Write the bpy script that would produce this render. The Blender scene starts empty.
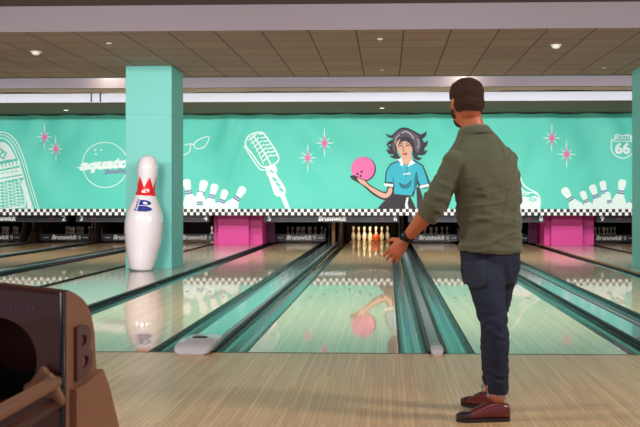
import bpy, bmesh, math, random
from mathutils import Vector, Matrix, noise, geometry
random.seed(7)
PI = math.pi
C = bpy.context.scene.collection
R = math.radians

# ------------------------------------------------------------------ camera, world, light, exposure
F, EYE, YAW, SX, YH, CAMY = 962.3, 1.064, R(2.173), 30.8, 200.8, -6.7246
cd = bpy.data.cameras.new('camera'); cam = bpy.data.objects.new('camera', cd); C.objects.link(cam)
cam.location = (0, CAMY, EYE); cam.rotation_euler = (PI/2, 0, YAW)
cd.sensor_width = 36; cd.lens = F/640*36; cd.shift_x = -SX/640; cd.shift_y = -(213.5-YH)/640
cd.clip_start = 0.05
cd.dof.use_dof = True; cd.dof.focus_distance = 7.5; cd.dof.aperture_fstop = 8.0
bpy.context.scene.camera = cam
world = bpy.data.worlds.new('room_air'); bpy.context.scene.world = world; world.use_nodes = True
wb = world.node_tree.nodes['Background']; wb.inputs[0].default_value = (0.86, 0.87, 1.0, 1); wb.inputs[1].default_value = 0.6
vs = bpy.context.scene.view_settings
vs.view_transform = 'Standard'; vs.look = 'None'; vs.gamma = 1; vs.use_curve_mapping = False; vs.exposure = 0.42

def area(name, loc, target, sx, sy, power, col=(1, 1, 1), spread=180):
    l = bpy.data.lights.new(name, 'AREA'); l.shape = 'RECTANGLE'; l.size = sx; l.size_y = sy
    l.energy = power; l.color = col; l.spread = R(spread)
    o = bpy.data.objects.new(name, l); C.objects.link(o); o.location = loc
    d = Vector(target) - Vector(loc); o.rotation_euler = d.to_track_quat('-Z', 'Y').to_euler()
    return o
# added lights, unseen behind the edge of the low ceiling, washing the banner
for wx in (-9.6, -6.2, -2.8, 0.6, 4.0, 7.4):
    area('banner_fill_light', (wx, 9.58, 3.22), (wx, 15.6, 1.5), 3.0, 0.06, 62, (0.98, 1, 0.98))
# ceiling panels over the approach, out of the frame
area('approach_light', (-4.2, -3.0, 3.42), (-1.6, -1.5, 0), 0.7, 0.5, 130, (1, 0.96, 0.88))
area('approach_light', (4.2, -3.0, 3.42), (1.6, -1.5, 0), 0.7, 0.5, 150, (1, 0.96, 0.88))
area('approach_light', (0.3, -3.6, 3.42), (0.2, -1.0, 0), 2.4, 0.6, 34, (1, 0.95, 0.88))
# added lights out of view, brightening the lanes, left column and giant pin
for wx in (-7.5, -3.6, 0.3, 4.2):
    area('lane_fill_light', (wx, 1.2, 3.12), (wx, 6.6, 0.6), 1.8, 0.4, 125, (1, 0.97, 0.93), 170)
# recess downlights behind the low ceiling
for wx in (-5.35, 1.45, 7.6):
    area('recess_light', (wx, 11.45, 3.72), (wx, 11.62, 3.0), 0.18, 0.18, 12, (1, 0.88, 0.66), 150)
for wx in (-8, -4, 0, 4):
    area('recess_wash_light', (wx, 10.0, 3.7), (wx, 12.5, 3.2), 3.0, 0.12, 2.5, (0.95, 0.96, 1))  # unseen light aimed from the recess at bulkhead and slats
    area('recess_fill_light', (wx, 10.5, 3.6), (wx, 12.2, 0), 2.4, 0.3, 36, (1, 0.93, 0.82), 110)  # added hidden light, brightens the far lanes and islands

# ------------------------------------------------------------------ helpers
def lin(c):
    return tuple(((v/255)/12.92 if v/255 <= 0.04045 else ((v/255+0.055)/1.055)**2.4) for v in c) + (1,)

def mat(name, col, rough=0.5, metal=0.0, coat=0.0, spec=0.5, bump=0.0, bscale=40.0, bstretch=(1, 1, 1), var=0.0, vscale=5.0, sheen=0.0, emit=0.0, coatr=0.05, ior=1.5):
    m = bpy.data.materials.new(name); m.use_nodes = True
    nt = m.node_tree; b = nt.nodes['Principled BSDF']
    b.inputs['Base Color'].default_value = lin(col); b.inputs['Roughness'].default_value = rough
    b.inputs['Metallic'].default_value = metal; b.inputs['Specular IOR Level'].default_value = spec
    b.inputs['Coat Weight'].default_value = coat; b.inputs['Coat Roughness'].default_value = coatr
    b.inputs['Sheen Weight'].default_value = sheen; b.inputs['IOR'].default_value = ior
    if emit: b.inputs['Emission Color'].default_value = lin(col); b.inputs['Emission Strength'].default_value = emit
    tc = nt.nodes.new('ShaderNodeTexCoord')
    if bump:
        mp = nt.nodes.new('ShaderNodeMapping'); mp.inputs['Scale'].default_value = bstretch
        n = nt.nodes.new('ShaderNodeTexNoise'); n.inputs['Scale'].default_value = bscale; n.inputs['Detail'].default_value = 4
        bp_ = nt.nodes.new('ShaderNodeBump'); bp_.inputs['Strength'].default_value = bump; bp_.inputs['Distance'].default_value = 0.01
        nt.links.new(tc.outputs['Object'], mp.inputs[0]); nt.links.new(mp.outputs[0], n.inputs['Vector'])
        nt.links.new(n.outputs['Fac'], bp_.inputs['Height']); nt.links.new(bp_.outputs[0], b.inputs['Normal'])
    if var:
        n = nt.nodes.new('ShaderNodeTexNoise'); n.inputs['Scale'].default_value = vscale; n.inputs['Detail'].default_value = 3
        nt.links.new(tc.outputs['Object'], n.inputs['Vector'])
        mx = nt.nodes.new('ShaderNodeMixRGB'); lc = lin(col)
        mx.inputs[1].default_value = tuple(v*(1-var) for v in lc[:3])+(1,); mx.inputs[2].default_value = tuple(min(1, v*(1+var)) for v in lc[:3])+(1,)
        nt.links.new(n.outputs['Fac'], mx.inputs[0]); nt.links.new(mx.outputs[0], b.inputs['Base Color'])
    return m

def planks(name, c1, c2, seam, rough, w=0.027, length=1.1, coat=0.0, coatr=0.03, sm=0.004, bump=0.0, ior=1.5, spec=0.5):
    m = bpy.data.materials.new(name); m.use_nodes = True
    nt = m.node_tree; N = nt.nodes; L = nt.links; b = N['Principled BSDF']
    tc = N.new('ShaderNodeTexCoord'); sep = N.new('ShaderNodeSeparateXYZ'); cmb = N.new('ShaderNodeCombineXYZ')
    L.new(tc.outputs['Object'], sep.inputs[0]); L.new(sep.outputs[1], cmb.inputs[0]); L.new(sep.outputs[0], cmb.inputs[1])
    br = N.new('ShaderNodeTexBrick'); br.inputs['Scale'].default_value = 1; br.inputs['Brick Width'].default_value = length
    br.inputs['Row Height'].default_value = w; br.inputs['Mortar Size'].default_value = sm*w; br.inputs['Mortar Smooth'].default_value = 0.3
    br.inputs['Color1'].default_value = lin(c1); br.inputs['Color2'].default_value = lin(c2); br.inputs['Mortar'].default_value = lin(seam)
    br.offset = 0.37; br.offset_frequency = 3; br.squash_frequency = 1; br.inputs['Bias'].default_value = 0.0
    L.new(cmb.outputs[0], br.inputs['Vector'])
    mp = N.new('ShaderNodeMapping'); mp.inputs['Scale'].default_value = (60, 1.5, 60)
    n = N.new('ShaderNodeTexNoise'); n.inputs['Scale'].default_value = 1; n.inputs['Detail'].default_value = 5
    L.new(tc.outputs['Object'], mp.inputs[0]); L.new(mp.outputs[0], n.inputs['Vector'])
    mx = N.new('ShaderNodeMixRGB'); mx.blend_type = 'MULTIPLY'; mx.inputs[0].default_value = 0.55
    rp = N.new('ShaderNodeValToRGB'); rp.color_ramp.elements[0].position = 0.3; rp.color_ramp.elements[1].position = 0.7
    rp.color_ramp.elements[0].color = (0.62, 0.56, 0.5, 1); rp.color_ramp.elements[1].color = (1, 1, 1, 1)
    L.new(n.outputs['Fac'], rp.inputs[0]); L.new(br.outputs['Color'], mx.inputs[1]); L.new(rp.outputs[0], mx.inputs[2])
    L.new(mx.outputs[0], b.inputs['Base Color'])
    b.inputs['Roughness'].default_value = rough; b.inputs['Coat Weight'].default_value = coat; b.inputs['Coat Roughness'].default_value = coatr
    b.inputs['IOR'].default_value = ior; b.inputs['Specular IOR Level'].default_value = spec
    if bump:
        n2 = N.new('ShaderNodeTexNoise'); n2.inputs['Scale'].default_value = 1; n2.inputs['Detail'].default_value = 2
        mp2 = N.new('ShaderNodeMapping'); mp2.inputs['Scale'].default_value = (22, 0.8, 1)
        L.new(tc.outputs['Object'], mp2.inputs[0]); L.new(mp2.outputs[0], n2.inputs['Vector'])
        bb = N.new('ShaderNodeBump'); bb.inputs['Strength'].default_value = bump; bb.inputs['Distance'].default_value = 0.002
        L.new(n2.outputs['Fac'], bb.inputs['Height']); L.new(bb.outputs[0], b.inputs['Normal']); L.new(bb.outputs[0], b.inputs['Coat Normal'])
    return m

class MB:
    """collects geometry for ONE mesh object"""
    def __init__(s): s.bm = bmesh.new(); s.mi = 0
    def _f(s, vs, smooth=False):
        try: f = s.bm.faces.new(vs)
        except ValueError: return None
        f.material_index = s.mi; f.smooth = smooth; return f
    def box(s, x0, x1, y0, y1, z0, z1, bevel=0.0, seg=2):
        t = bmesh.new(); bmesh.ops.create_cube(t, size=1)
        for v in t.verts: v.co = Vector(((x0+x1)/2+v.co.x*(x1-x0), (y0+y1)/2+v.co.y*(y1-y0), (z0+z1)/2+v.co.z*(z1-z0)))
        if bevel: bmesh.ops.bevel(t, geom=t.edges[:], offset=bevel, segments=seg, profile=0.5, affect='EDGES')
        s.add(t, smooth=False); return s
    def add(s, t, M=None, smooth=None):
        mp = {}
        for v in t.verts: mp[v] = s.bm.verts.new(M @ v.co if M else v.co)
        for f in t.faces: s._f([mp[v] for v in f.verts], f.smooth if smooth is None else smooth)
        t.free(); return s
    def lathe(s, prof, n=24, M=None, c=(0, 0, 0)):
        M = M or Matrix.Translation(c); rings = []
        for r, z in prof:
            if r < 1e-6: rings.append([s.bm.verts.new(M @ Vector((0, 0, z)))])
            else: rings.append([s.bm.verts.new(M @ Vector((r*math.cos(2*PI*k/n), r*math.sin(2*PI*k/n), z))) for k in range(n)])
        for a, b in zip(rings, rings[1:]):
            for k in range(n):
                k2 = (k+1) % n
                if len(a) == 1: s._f([a[0], b[k2], b[k]][::-1] if False else [a[0], b[k2], b[k]], True)
                elif len(b) == 1: s._f([a[k], a[k2], b[0]], True)
                else: s._f([a[k], a[k2], b[k2], b[k]], True)
        return s
    def tube(s, pts, rad, n=12, cap=True):
        pts = [Vector(p) for p in pts]; rads = rad if isinstance(rad, (list, tuple)) else [rad]*len(pts)
        rings = []; up = None
        for i, p in enumerate(pts):
            d = (pts[min(i+1, len(pts)-1)] - pts[max(i-1, 0)]).normalized()
            if up is None: up = Vector((0, 0, 1)) if abs(d.z) < 0.9 else Vector((1, 0, 0))
            a = d.cross(up).normalized(); b = a.cross(d).normalized(); up = b
            rings.append([s.bm.verts.new(p + rads[i]*(a*math.cos(2*PI*k/n)+b*math.sin(2*PI*k/n))) for k in range(n)])
        for a, b in zip(rings, rings[1:]):
            for k in range(n): s._f([a[k], a[(k+1) % n], b[(k+1) % n], b[k]], True)
        if cap: s._f(rings[0][::-1]); s._f(rings[-1])
        return s
    def prism(s, poly, axis, t0, t1):
        """poly of 2D points extruded along axis: 'y' -> (x,z), 'x' -> (y,z), 'z' -> (x,y)"""
        def P(a, b, t): return {'y': (a, t, b), 'x': (t, a, b), 'z': (a, b, t)}[axis]
        A = [s.bm.verts.new(P(a, b, t0)) for a, b in poly]; B = [s.bm.verts.new(P(a, b, t1)) for a, b in poly]
        n = len(poly)
        for k in range(n): s._f([A[k], A[(k+1) % n], B[(k+1) % n], B[k]])
        s._f(A[::-1]); s._f(B); return s
    def ell(s, c, ax, M=None, u=20, v=12):
        """ellipsoid; ax = 3 radii, M a 3x3 rotation"""
        t = bmesh.new(); bmesh.ops.create_uvsphere(t, u_segments=u, v_segments=v, radius=1)
        M = M or Matrix.Identity(3)
        for q in t.verts: q.co = Vector(c) + M @ Vector((q.co.x*ax[0], q.co.y*ax[1], q.co.z*ax[2]))
        s.add(t, smooth=True); return s
    def cap(s, p0, r0, p1, r1, n=16):
        """closed tapered capsule"""
        p0 = Vector(p0); p1 = Vector(p1); d = p1-p0; L = d.length; d.normalize()
        pts, rs = [], []
        for k in range(5):
            a = PI/2*(1-k/4.0); pts.append(p0-d*r0*math.sin(a)); rs.append(max(r0*math.cos(a), 0.0004))
        for k in range(5):
            a = PI/2*(k/4.0); pts.append(p1+d*r1*math.sin(a)); rs.append(max(r1*math.cos(a), 0.0004))
        s.tube(pts, rs, n); return s
    def rings(s, rs, n=28, cap=True):
        """rs: list of (centre, half-width vec, half-depth vec, power)"""
        out = []
        for c, a, b, p in rs:
            ring = []
            for k in range(n):
                t = 2*PI*k/n; ct, st = math.cos(t), math.sin(t)
                ring.append(s.bm.verts.new(Vector(c)+Vector(a)*math.copysign(abs(ct)**p, ct)+Vector(b)*math.copysign(abs(st)**p, st)))
            out.append(ring)
        for a, b in zip(out, out[1:]):
            for k in range(n): s._f([a[k], a[(k+1) % n], b[(k+1) % n], b[k]], True)
        if cap: s._f(out[0][::-1]); s._f(out[-1])
        return s
    def build(s, name, mats, parent=None, fix=True):
        if fix: bmesh.ops.recalc_face_normals(s.bm, faces=s.bm.faces[:])
        me = bpy.data.meshes.new(name); s.bm.to_mesh(me); s.bm.free()
        for m in (mats if isinstance(mats, (list, tuple)) else [mats]): me.materials.append(m)
        o = bpy.data.objects.new(name, me); C.objects.link(o)
        if parent: o.parent = parent; 
        return o

def local(o, parent):
    """mesh written in world coordinates, parented to an Empty"""
    o.parent = parent; o.matrix_parent_inverse = Matrix.Identity(4)
    o.data.transform(Matrix.Translation(parent_world(parent)).inverted())
    return o
def parent_world(p):
    v = Vector((0, 0, 0))
    while p: v += p.location; p = p.parent
    return v
def thing(name, label, cat, loc=(0, 0, 0), group=None):
    o = bpy.data.objects.new(name, None); C.objects.link(o); o.location = loc; o.empty_display_size = 0.1
    o['label'] = label; o['category'] = cat
    if group: o['group'] = group
    return o
def tag(o, label, cat, group=None):
    o['label'] = label; o['category'] = cat
    if group: o['group'] = group
    return o
def struct(o): o['kind'] = 'structure'; return o
def recentre(o):
    """move the origin of a lone mesh to the middle of its base"""
    vs_ = [v.co for v in o.data.vertices]
    c = Vector(((min(v.x for v in vs_)+max(v.x for v in vs_))/2, (min(v.y for v in vs_)+max(v.y for v in vs_))/2, min(v.z for v in vs_)))
    o.data.transform(Matrix.Translation(-c)); o.location = c; return o
def copy_tree(o, parent=None):
    c = o.copy(); C.objects.link(c); c.parent = parent
    for ch in o.children: copy_tree(ch, c)
    return c

def on_y(px, py, Yw):
    """photo pixel -> point on the plane Y = Yw"""
    Y = Yw-CAMY; t = (px-320-SX)/F; X = Y*(t*math.cos(YAW)-math.sin(YAW))/(math.cos(YAW)+t*math.sin(YAW))
    d = -X*math.sin(YAW)+Y*math.cos(YAW)
    return Vector((X, Yw, EYE+(YH-py)*d/F))

def text2d(s, size, shear=0.0, fat=0.0, sx=1.0, spacing=1.0):
    """triangulated text centred on the origin: (verts2d, faces)"""
    cu = bpy.data.curves.new('t', 'FONT'); cu.body = s; cu.size = size; cu.shear = shear; cu.offset = fat
    cu.align_x = 'CENTER'; cu.align_y = 'CENTER'; cu.resolution_u = 3; cu.space_character = spacing
    o = bpy.data.objects.new('t', cu); C.objects.link(o)
    dg = bpy.context.evaluated_depsgraph_get(); me = o.evaluated_get(dg).to_mesh()
    V = [(v.co.x*sx, v.co.y) for v in me.vertices]; Fc = [tuple(p.vertices) for p in me.polygons]
    o.evaluated_get(dg).to_mesh_clear(); bpy.data.objects.remove(o); bpy.data.curves.remove(cu)
    return V, Fc
def text_part(s, size, org, name, m, parent, **kw):
    """flat raised lettering facing the camera side (-Y) at org, 3 mm thick"""
    V, Fc = text2d(s, size, **kw); b = MB()
    vv = [b.bm.verts.new((org[0]+x, org[1], org[2]+z)) for x, z in V]
    for f in Fc: b._f([vv[i] for i in f])
    r = bmesh.ops.extrude_face_region(b.bm, geom=b.bm.faces[:])
    for g in r['geom']:
        if isinstance(g, bmesh.types.BMVert): g.co.y += 0.003
    return local(b.build(name, m), parent)

def remesh(mb, name, mats, voxel=0.005, smooth=4, disp=None, parent=None, decimate=0):
    o = mb.build(name, mats)
    r = o.modifiers.new('r', 'REMESH'); r.mode = 'VOXEL'; r.voxel_size = voxel; r.use_smooth_shade = True
    s = o.modifiers.new('s', 'SMOOTH'); s.factor = 0.5; s.iterations = smooth
    dg = bpy.context.evaluated_depsgraph_get(); me = bpy.data.meshes.new_from_object(o.evaluated_get(dg))
    o.modifiers.clear(); old = o.data; o.data = me; bpy.data.meshes.remove(old); me.name = name
    if disp:
        ns = [v.normal.copy() for v in me.vertices]
        for v, n in zip(me.vertices, ns): v.co += n*disp(v.co, n)
        me.update()
    for p in me.polygons: p.use_smooth = True
    if not me.materials:
        for m in (mats if isinstance(mats, (list, tuple)) else [mats]): me.materials.append(m)
    if parent: local(o, parent)
    return o

# ------------------------------------------------------------------ materials
M_lane = planks('lane_board', (216, 182, 140), (202, 162, 116), (140, 102, 66), 0.3, w=0.0265, length=3.0, coat=0.75, coatr=0.03, sm=0.03, bump=0.10, ior=1.5)
M_floor = planks('maple_approach', (234, 194, 148), (212, 168, 120), (160, 116, 76), 0.3, w=0.0265, length=0.9, coat=0.25, coatr=0.22, sm=0.04)
M_island = planks('island_board', (196, 184, 166), (186, 172, 152), (150, 135, 115), 0.25, w=0.12, length=2.4, coat=0.6, coatr=0.08, sm=0.02)
M_gutter = mat('gutter_plastic', (26, 40, 40), 0.2, coat=0.4, coatr=0.1, bump=0.16, bscale=6, bstretch=(3, 0.6, 1), ior=1.42)
M_gutter_edge = mat('gutter_edge_black', (14, 15, 16), 0.4)
M_cap = mat('capping_grey', (104, 122, 124), 0.14, coat=0.6, coatr=0.08, bump=0.15, bscale=5, bstretch=(3, 1, 1), var=0.3, vscale=8, ior=1.45)
M_rail = mat('rail_grey', (120, 118, 122), 0.3, metal=0.3, var=0.2, vscale=20)
M_hood = mat('pale_plastic', (206, 202, 208), 0.25, coat=0.5)
M_dark = mat('dark_plastic', (22, 22, 25), 0.4)
M_black = mat('matte_black', (8, 8, 9), 0.7)
M_pit = mat('pit_black', (12, 11, 12), 0.9)
M_teal_wall = mat('teal_paint', (118, 206, 198), 0.55, bump=0.05, bscale=90)
M_teal_seam = mat('teal_seam', (92, 170, 164), 0.5)
M_pink = mat('pink_paint', (214, 62, 146), 0.5)
M_purple = mat('purple_cloth', (88, 30, 74), 0.8, bump=0.4, bscale=8, bstretch=(6, 1, 0.3))
M_plum = mat('plum_board', (70, 34, 46), 0.6)
M_beam = mat('beam_grey', (102, 92, 98), 0.75, bump=0.03, bscale=30)
M_upper = mat('upper_ceiling_brown', (74, 58, 56), 0.8)
M_soffit = mat('soffit_taupe', (116, 104, 90), 0.8)
M_whiteband = mat('white_band', (184, 184, 196), 0.5, var=0.06, vscale=1.5)
M_backwall = mat('back_wall_grey', (120, 116, 110), 0.9)
M_side = mat('side_wall_grey', (150, 146, 144), 0.9)
M_mask = mat('mask_navy', (26, 28, 39), 0.35, coat=0.3)
M_mask_lip = mat('mask_lip', (96, 98, 108), 0.3, metal=0.5)
M_white = mat('white_print', (238, 240, 240), 0.5)
M_red_small = mat('red_print', (150, 34, 50), 0.5)
M_pin = mat('pin_white', (236, 228, 214), 0.18, coat=0.8)
M_pinred = mat('pin_red', (188, 30, 36), 0.2, coat=0.8)
M_ball = mat('ball_orange', (236, 84, 22), 0.12, coat=1.0, var=0.15, vscale=14)
M_bigpin = mat('giant_pin_gloss', (232, 226, 232), 0.12, coat=1.0, coatr=0.04)
M_crown = mat('crown_red', (222, 34, 36), 0.2, coat=0.8)
M_blue = mat('emblem_blue', (32, 52, 140), 0.25, coat=0.6)
M_detector = mat('detector_white', (236, 236, 232), 0.4)
M_lampface = mat('downlight_lens', (255, 246, 220), 0.4, emit=4)

# ceiling tiles
def tile_mat():
    m = bpy.data.materials.new('ceiling_tile'); m.use_nodes = True; N = m.node_tree.nodes; L = m.node_tree.links; b = N['Principled BSDF']
    tc = N.new('ShaderNodeTexCoord'); br = N.new('ShaderNodeTexBrick')
    mp = N.new('ShaderNodeMapping'); mp.inputs['Location'].default_value = (0.385, 0.0, 0)
    br.inputs['Scale'].default_value = 1; br.inputs['Brick Width'].default_value = 0.585; br.inputs['Row Height'].default_value = 0.585
    br.offset = 0; br.inputs['Mortar Size'].default_value = 0.011; br.inputs['Mortar Smooth'].default_value = 0.2
    br.inputs['Color1'].default_value = lin((172, 155, 145)); br.inputs['Color2'].default_value = lin((160, 143, 133)); br.inputs['Mortar'].default_value = lin((92, 78, 72))
    L.new(tc.outputs['Object'], mp.inputs[0]); L.new(mp.outputs[0], br.inputs['Vector'])
    n = N.new('ShaderNodeTexNoise'); n.inputs['Scale'].default_value = 120; L.new(tc.outputs['Object'], n.inputs['Vector'])
    bb = N.new('ShaderNodeBump'); bb.inputs['Strength'].default_value = 0.15; bb.inputs['Distance'].default_value = 0.004
    L.new(n.outputs['Fac'], bb.inputs['Height']); L.new(bb.outputs[0], b.inputs['Normal'])
    L.new(br.outputs['Color'], b.inputs['Base Color']); b.inputs['Roughness'].default_value = 0.75
    return m
M_tile = tile_mat()

# ------------------------------------------------------------------ room shell
XL, XR = -13.0, 10.0
b = MB(); b.box(XL, XR, -9.5, -0.004, -0.2, 0.0); struct(b.build('floor', M_floor))
b = MB(); b.box(XL, XR, -0.004, 21.0, -0.3, -0.13); struct(b.build('floor_subfloor', M_pit))
b = MB(); b.box(XL-0.2, XL, -9.5, 21, -0.3, 4.0); struct(b.build('wall_left', M_side))
b = MB(); b.box(XR, XR+0.2, -9.5, 21, -0.3, 4.0); struct(b.build('wall_right', M_side))
b = MB(); b.box(XL, XR, 15.9, 21.0, 0.76, 4.0); struct(b.build('wall_back', M_backwall))
b = MB(); b.box(XL, XR, 20.6, 21.0, -0.13, 0.76); struct(b.build('wall_pit', M_pit))
b = MB(); b.box(XL, XR, -9.5, 5.07, 3.475, 3.6); struct(b.build('ceiling_upper', M_upper))
b = MB(); b.box(XL, XR, 5.07, 9.4, 3.157, 3.165); struct(b.build('ceiling', M_tile))
b = MB(); b.box(XL, XR, 5.05, 9.4, 3.165, 3.9); b.box(XL, XR, 5.045, 5.07, 3.157, 3.475); struct(b.build('ceiling_beam', M_beam))
b = MB(); b.box(XL, XR, 9.4, 9.46, 3.15, 3.9); struct(b.build('trim_1', M_dark))
b = MB(); b.box(XL, XR, 9.46, 16, 3.9, 4.0); struct(b.build('ceiling_recess', M_beam))
b = MB(); b.box(XL, XR, 11.75, 11.85, 3.25, 3.9); struct(b.build('ceiling_bulkhead', mat('bulkhead_grey', (100, 91, 98), 0.8)))
b = MB(); b.box(XL, XR, 12.80, 15.9, 3.085, 3.27); struct(b.build('ceiling_soffit', M_soffit))
b = MB(); b.box(XL, XR, 12.77, 12.80, 3.08, 3.262)
struct(b.build('trim_2', M_whiteband))
# rippled metal strip ceiling
b = MB(); nx = 900
xs = [XL+(XR-XL)*k/nx for k in range(nx+1)]
M_slat = mat('slat_metal', (206, 204, 196), 0.5, metal=0.0)
M_slat_dark = mat('slat_gap', (84, 84, 76), 0.6)
ny = 9
for j in range(ny):
    y0 = 11.85+(12.78-11.85)*j/ny; y1 = y0+(12.78-11.85)/ny
    b.mi = 0; prev = None
    for k in range(0, nx+1, 5):
        x = xs[k]; dz = 0.012*math.sin(x*1.1+j*0.5)+0.004*math.sin(x*5.1+j)
        cur = (b.bm.verts.new((x, y0+0.02, 3.315+dz)), b.bm.verts.new((x, y1-0.004, 3.276+dz)))
        if prev: b._f([prev[0], cur[0], cur[1], prev[1]], True)
        prev = cur
struct(b.build('ceiling_slats', [M_slat, M_slat_dark]))
# foul line
b = MB(); b.box(XL, XR, -0.022, 0.0, -0.01, 0.0012); struct(b.build('trim_3', mat('foul_line_dark', (70, 58, 48), 0.4)))

# bracket rods on the white band
for px in (91, 100):
    p = on_y(px, 97, 12.74)
    b = MB(); b.tube([(p.x, 12.755, 3.09), (p.x, 12.755, 3.26)], 0.012, 8)
    tag(recentre(b.build('band_clip', M_dark)), 'short dark vertical clip on the white ceiling band, %s one' % ('left' if px == 91 else 'right'), 'clip', 'clips on the white band')

# ------------------------------------------------------------------ lanes
LANE = {1: -10.0, 2: -8.24, 3: -6.645, 4: -4.88, 5: -2.2157, 6: -0.4522, 7: 1.1427, 8: 2.906, 9: 5.571}
LW = 0.53; LEN = 19.35
NUM = {1: 'one', 2: 'two', 3: 'three', 4: 'four', 5: 'five', 6: 'six', 7: 'seven', 8: 'eight', 9: 'nine'}
M_arrow = mat('lane_arrow', (92, 60, 40), 0.4)
M_deck = M_lane
where = {1: 'at the far left edge', 2: 'behind the rounded ball return, left part', 3: 'just left of the one passing the giant pin', 4: 'passing left of the giant pin',
         5: 'under the pink column reflection', 6: 'leading to the brightly lit pins', 7: 'running behind the standing man', 8: 'right of the standing man', 9: 'at the far right by the teal column'}
for n, cx in LANE.items():
    b = MB(); b.box(-LW, LW, 0, LEN, -0.13, 0.0)
    b.mi = 1
    for k in range(7):
        ax = (k-3)*0.132; ay = 4.75-abs(k-3)*0.31
        vv = [b.bm.verts.new(q) for q in ((ax-0.016, ay, 0.0008), (ax+0.016, ay, 0.0008), (ax, ay+0.15, 0.0008))]
        b._f(vv)
    for k in range(10):
        ax = (-0.42, -0.34, -0.26, -0.18, -0.1, 0.1, 0.18, 0.26, 0.34, 0.42)[k]
        vv = [b.bm.verts.new((ax+0.009*math.cos(t*PI/4), 2.1+0.012*math.sin(t*PI/4), 0.0008)) for t in range(8)]
        b._f(vv)
    o = b.build('bowling_lane', [M_lane, M_arrow]); o.location = (cx, 0, 0)
    tag(o, 'glossy pale wooden bowling lane number %s, %s' % (NUM[n], where[n]), 'bowling lane', 'bowling lanes')

def gutter(x0, x1, label, ln=None):
    w = x1-x0; t = 0.008; pts = []; N_ = 10
    r = w/2-0.018
    for k in range(N_+1):
        a = PI*k/N_; pts.append((x0+w/2-r*math.cos(a), -0.012-0.075*math.sin(a)**0.8 if 0 < k < N_ else -0.004))
    outer = [(x1, -0.004), (x1, -0.11), (x0, -0.11), (x0, -0.004)]
    b = MB(); poly = pts+outer
    b.prism(poly, 'y', 0.0, ln or LEN)
    for f in b.bm.faces:
        if all(v.co.z > -0.005 for v in f.verts): f.material_index = 1
    o = recentre(b.build('gutter', [M_gutter, M_gutter_edge])); tag(o, label, 'gutter', 'lane gutters'); return o

def divider(x0, x1, label):
    root = thing('lane_divider', label, 'lane divider', ((x0+x1)/2, 0, -0.11), 'narrow dividers between lanes')
    w = x1-x0
    b = MB(); b.prism([(x0, -0.11), (x1, -0.11), (x1, 0.012), (x1-0.012, 0.022), (x0+0.012, 0.022), (x0, 0.012)], 'y', 0.001, 17.0)
    local(b.build('base', M_gutter_edge), root)
    b = MB(); c = (x0+x1)/2; h = w*0.30
    b.prism([(c-h, 0.022), (c+h, 0.022), (c+h*0.8, 0.034), (c-h*0.8, 0.034)], 'y', 0.05, 17.0)
    local(b.build('rail', M_rail), root)
    b = MB(); b.rings([((c, -0.07, 0.012), (h*0.9, 0, 0), (0, 0, 0.012), 0.6), ((c, -0.05, 0.018), (h*1.15, 0, 0), (0, 0, 0.018), 0.6),
                       ((c, 0.04, 0.022), (h*1.25, 0, 0), (0, 0, 0.022), 0.6), ((c, 0.3, 0.02), (h*1.1, 0, 0), (0, 0, 0.018), 0.6)], 20)
    local(b.build('end_cap', M_hood), root)
    return root

def ball_track(x0, x1, label):
    root = thing('ball_return_capping', label, 'ball return cover', ((x0+x1)/2, 0, -0.11), 'ball return covers between lanes')
    c = (x0+x1)/2
    b = MB(); b.prism([(x0, -0.11), (x1, -0.11), (x1, 0.006), (x1-0.006, 0.014), (x0+0.006, 0.014), (x0, 0.006)], 'y', 0.001, 17.0)
    local(b.build('base', M_gutter_edge), root)
    b = MB(); b.box(x0+0.012, x1-0.055, 0.42, 17.0, 0.0141, 0.024, 0.003)
    for yy in (3.2, 6.1, 9.0, 11.9, 14.8): pass
    local(b.build('cover_strip', M_cap), root)
    b = MB(); b.box(x1-0.045, x1-0.008, 0.42, 17.0, 0.0141, 0.034, 0.006)
    local(b.build('side_rail', M_rail), root)
    # rounded end hood
    b = MB(); w = (x1-x0)/2
    rr = []
    for (y, k, h) in ((-0.125, 0.62, 0.006), (-0.12, 0.80, 0.026), (-0.09, 0.93, 0.048), (-0.03, 1.0, 0.064), (0.15, 1.0, 0.076), (0.38, 0.97, 0.072), (0.50, 0.9, 0.055), (0.55, 0.82, 0.03)):
        rr.append(((c, y, 0.001+h/2), (w*k, 0, 0), (0, 0, h/2), 0.45))
    b.rings(rr, 28); hood = local(b.build('end_hood', M_hood), root)
    b = MB(); b.rings([((c, 0.20, 0.073), (0.06, 0, 0), (0, 0.05, 0), 0.8), ((c, 0.20, 0.082), (0.052, 0, 0), (0, 0.042, 0), 0.8)], 20)
    d = local(b.build('lens', M_dark), hood)
    b = MB(); b.mi = 0
    for k in range(9): b.box(c-w+0.02+k*(2*w-0.05)/9, c-w+0.02+k*(2*w-0.05)/9+0.016, 0.60, 0.66, 0.024, 0.027)
    local(b.build('warning_stripe', M_red_small), root)
    return root

G1, G2 = 0.205, 0.21
def right_edge(n): return LANE[n]+LW
def left_edge(n): return LANE[n]-LW
for a_, b_ in ((1, 2), (3, 4), (5, 6), (7, 8)):
    x0, x1 = right_edge(a_), left_edge(b_)
    gutter(x0, x0+0.195, 'dark glossy gutter along the right side of lane %s' % NUM[a_])
    gutter(x1-0.24, x1, 'dark glossy gutter along the left side of lane %s' % NUM[b_], 17.0)
    ball_track(x0+0.195, x1-0.24, 'wide grey ball return cover between lanes %s and %s' % (NUM[a_], NUM[b_]))
for a_, b_ in ((2, 3), (6, 7)):
    x0, x1 = right_edge(a_), left_edge(b_)
    gutter(x0, x0+G1, 'dark glossy gutter along the right side of lane %s' % NUM[a_])
    gutter(x1-G1, x1, 'dark glossy gutter along the left side of lane %s' % NUM[b_])
    divider(x0+G1, x1-G1, 'narrow grey topped divider between lanes %s and %s' % (NUM[a_], NUM[b_]))
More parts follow.
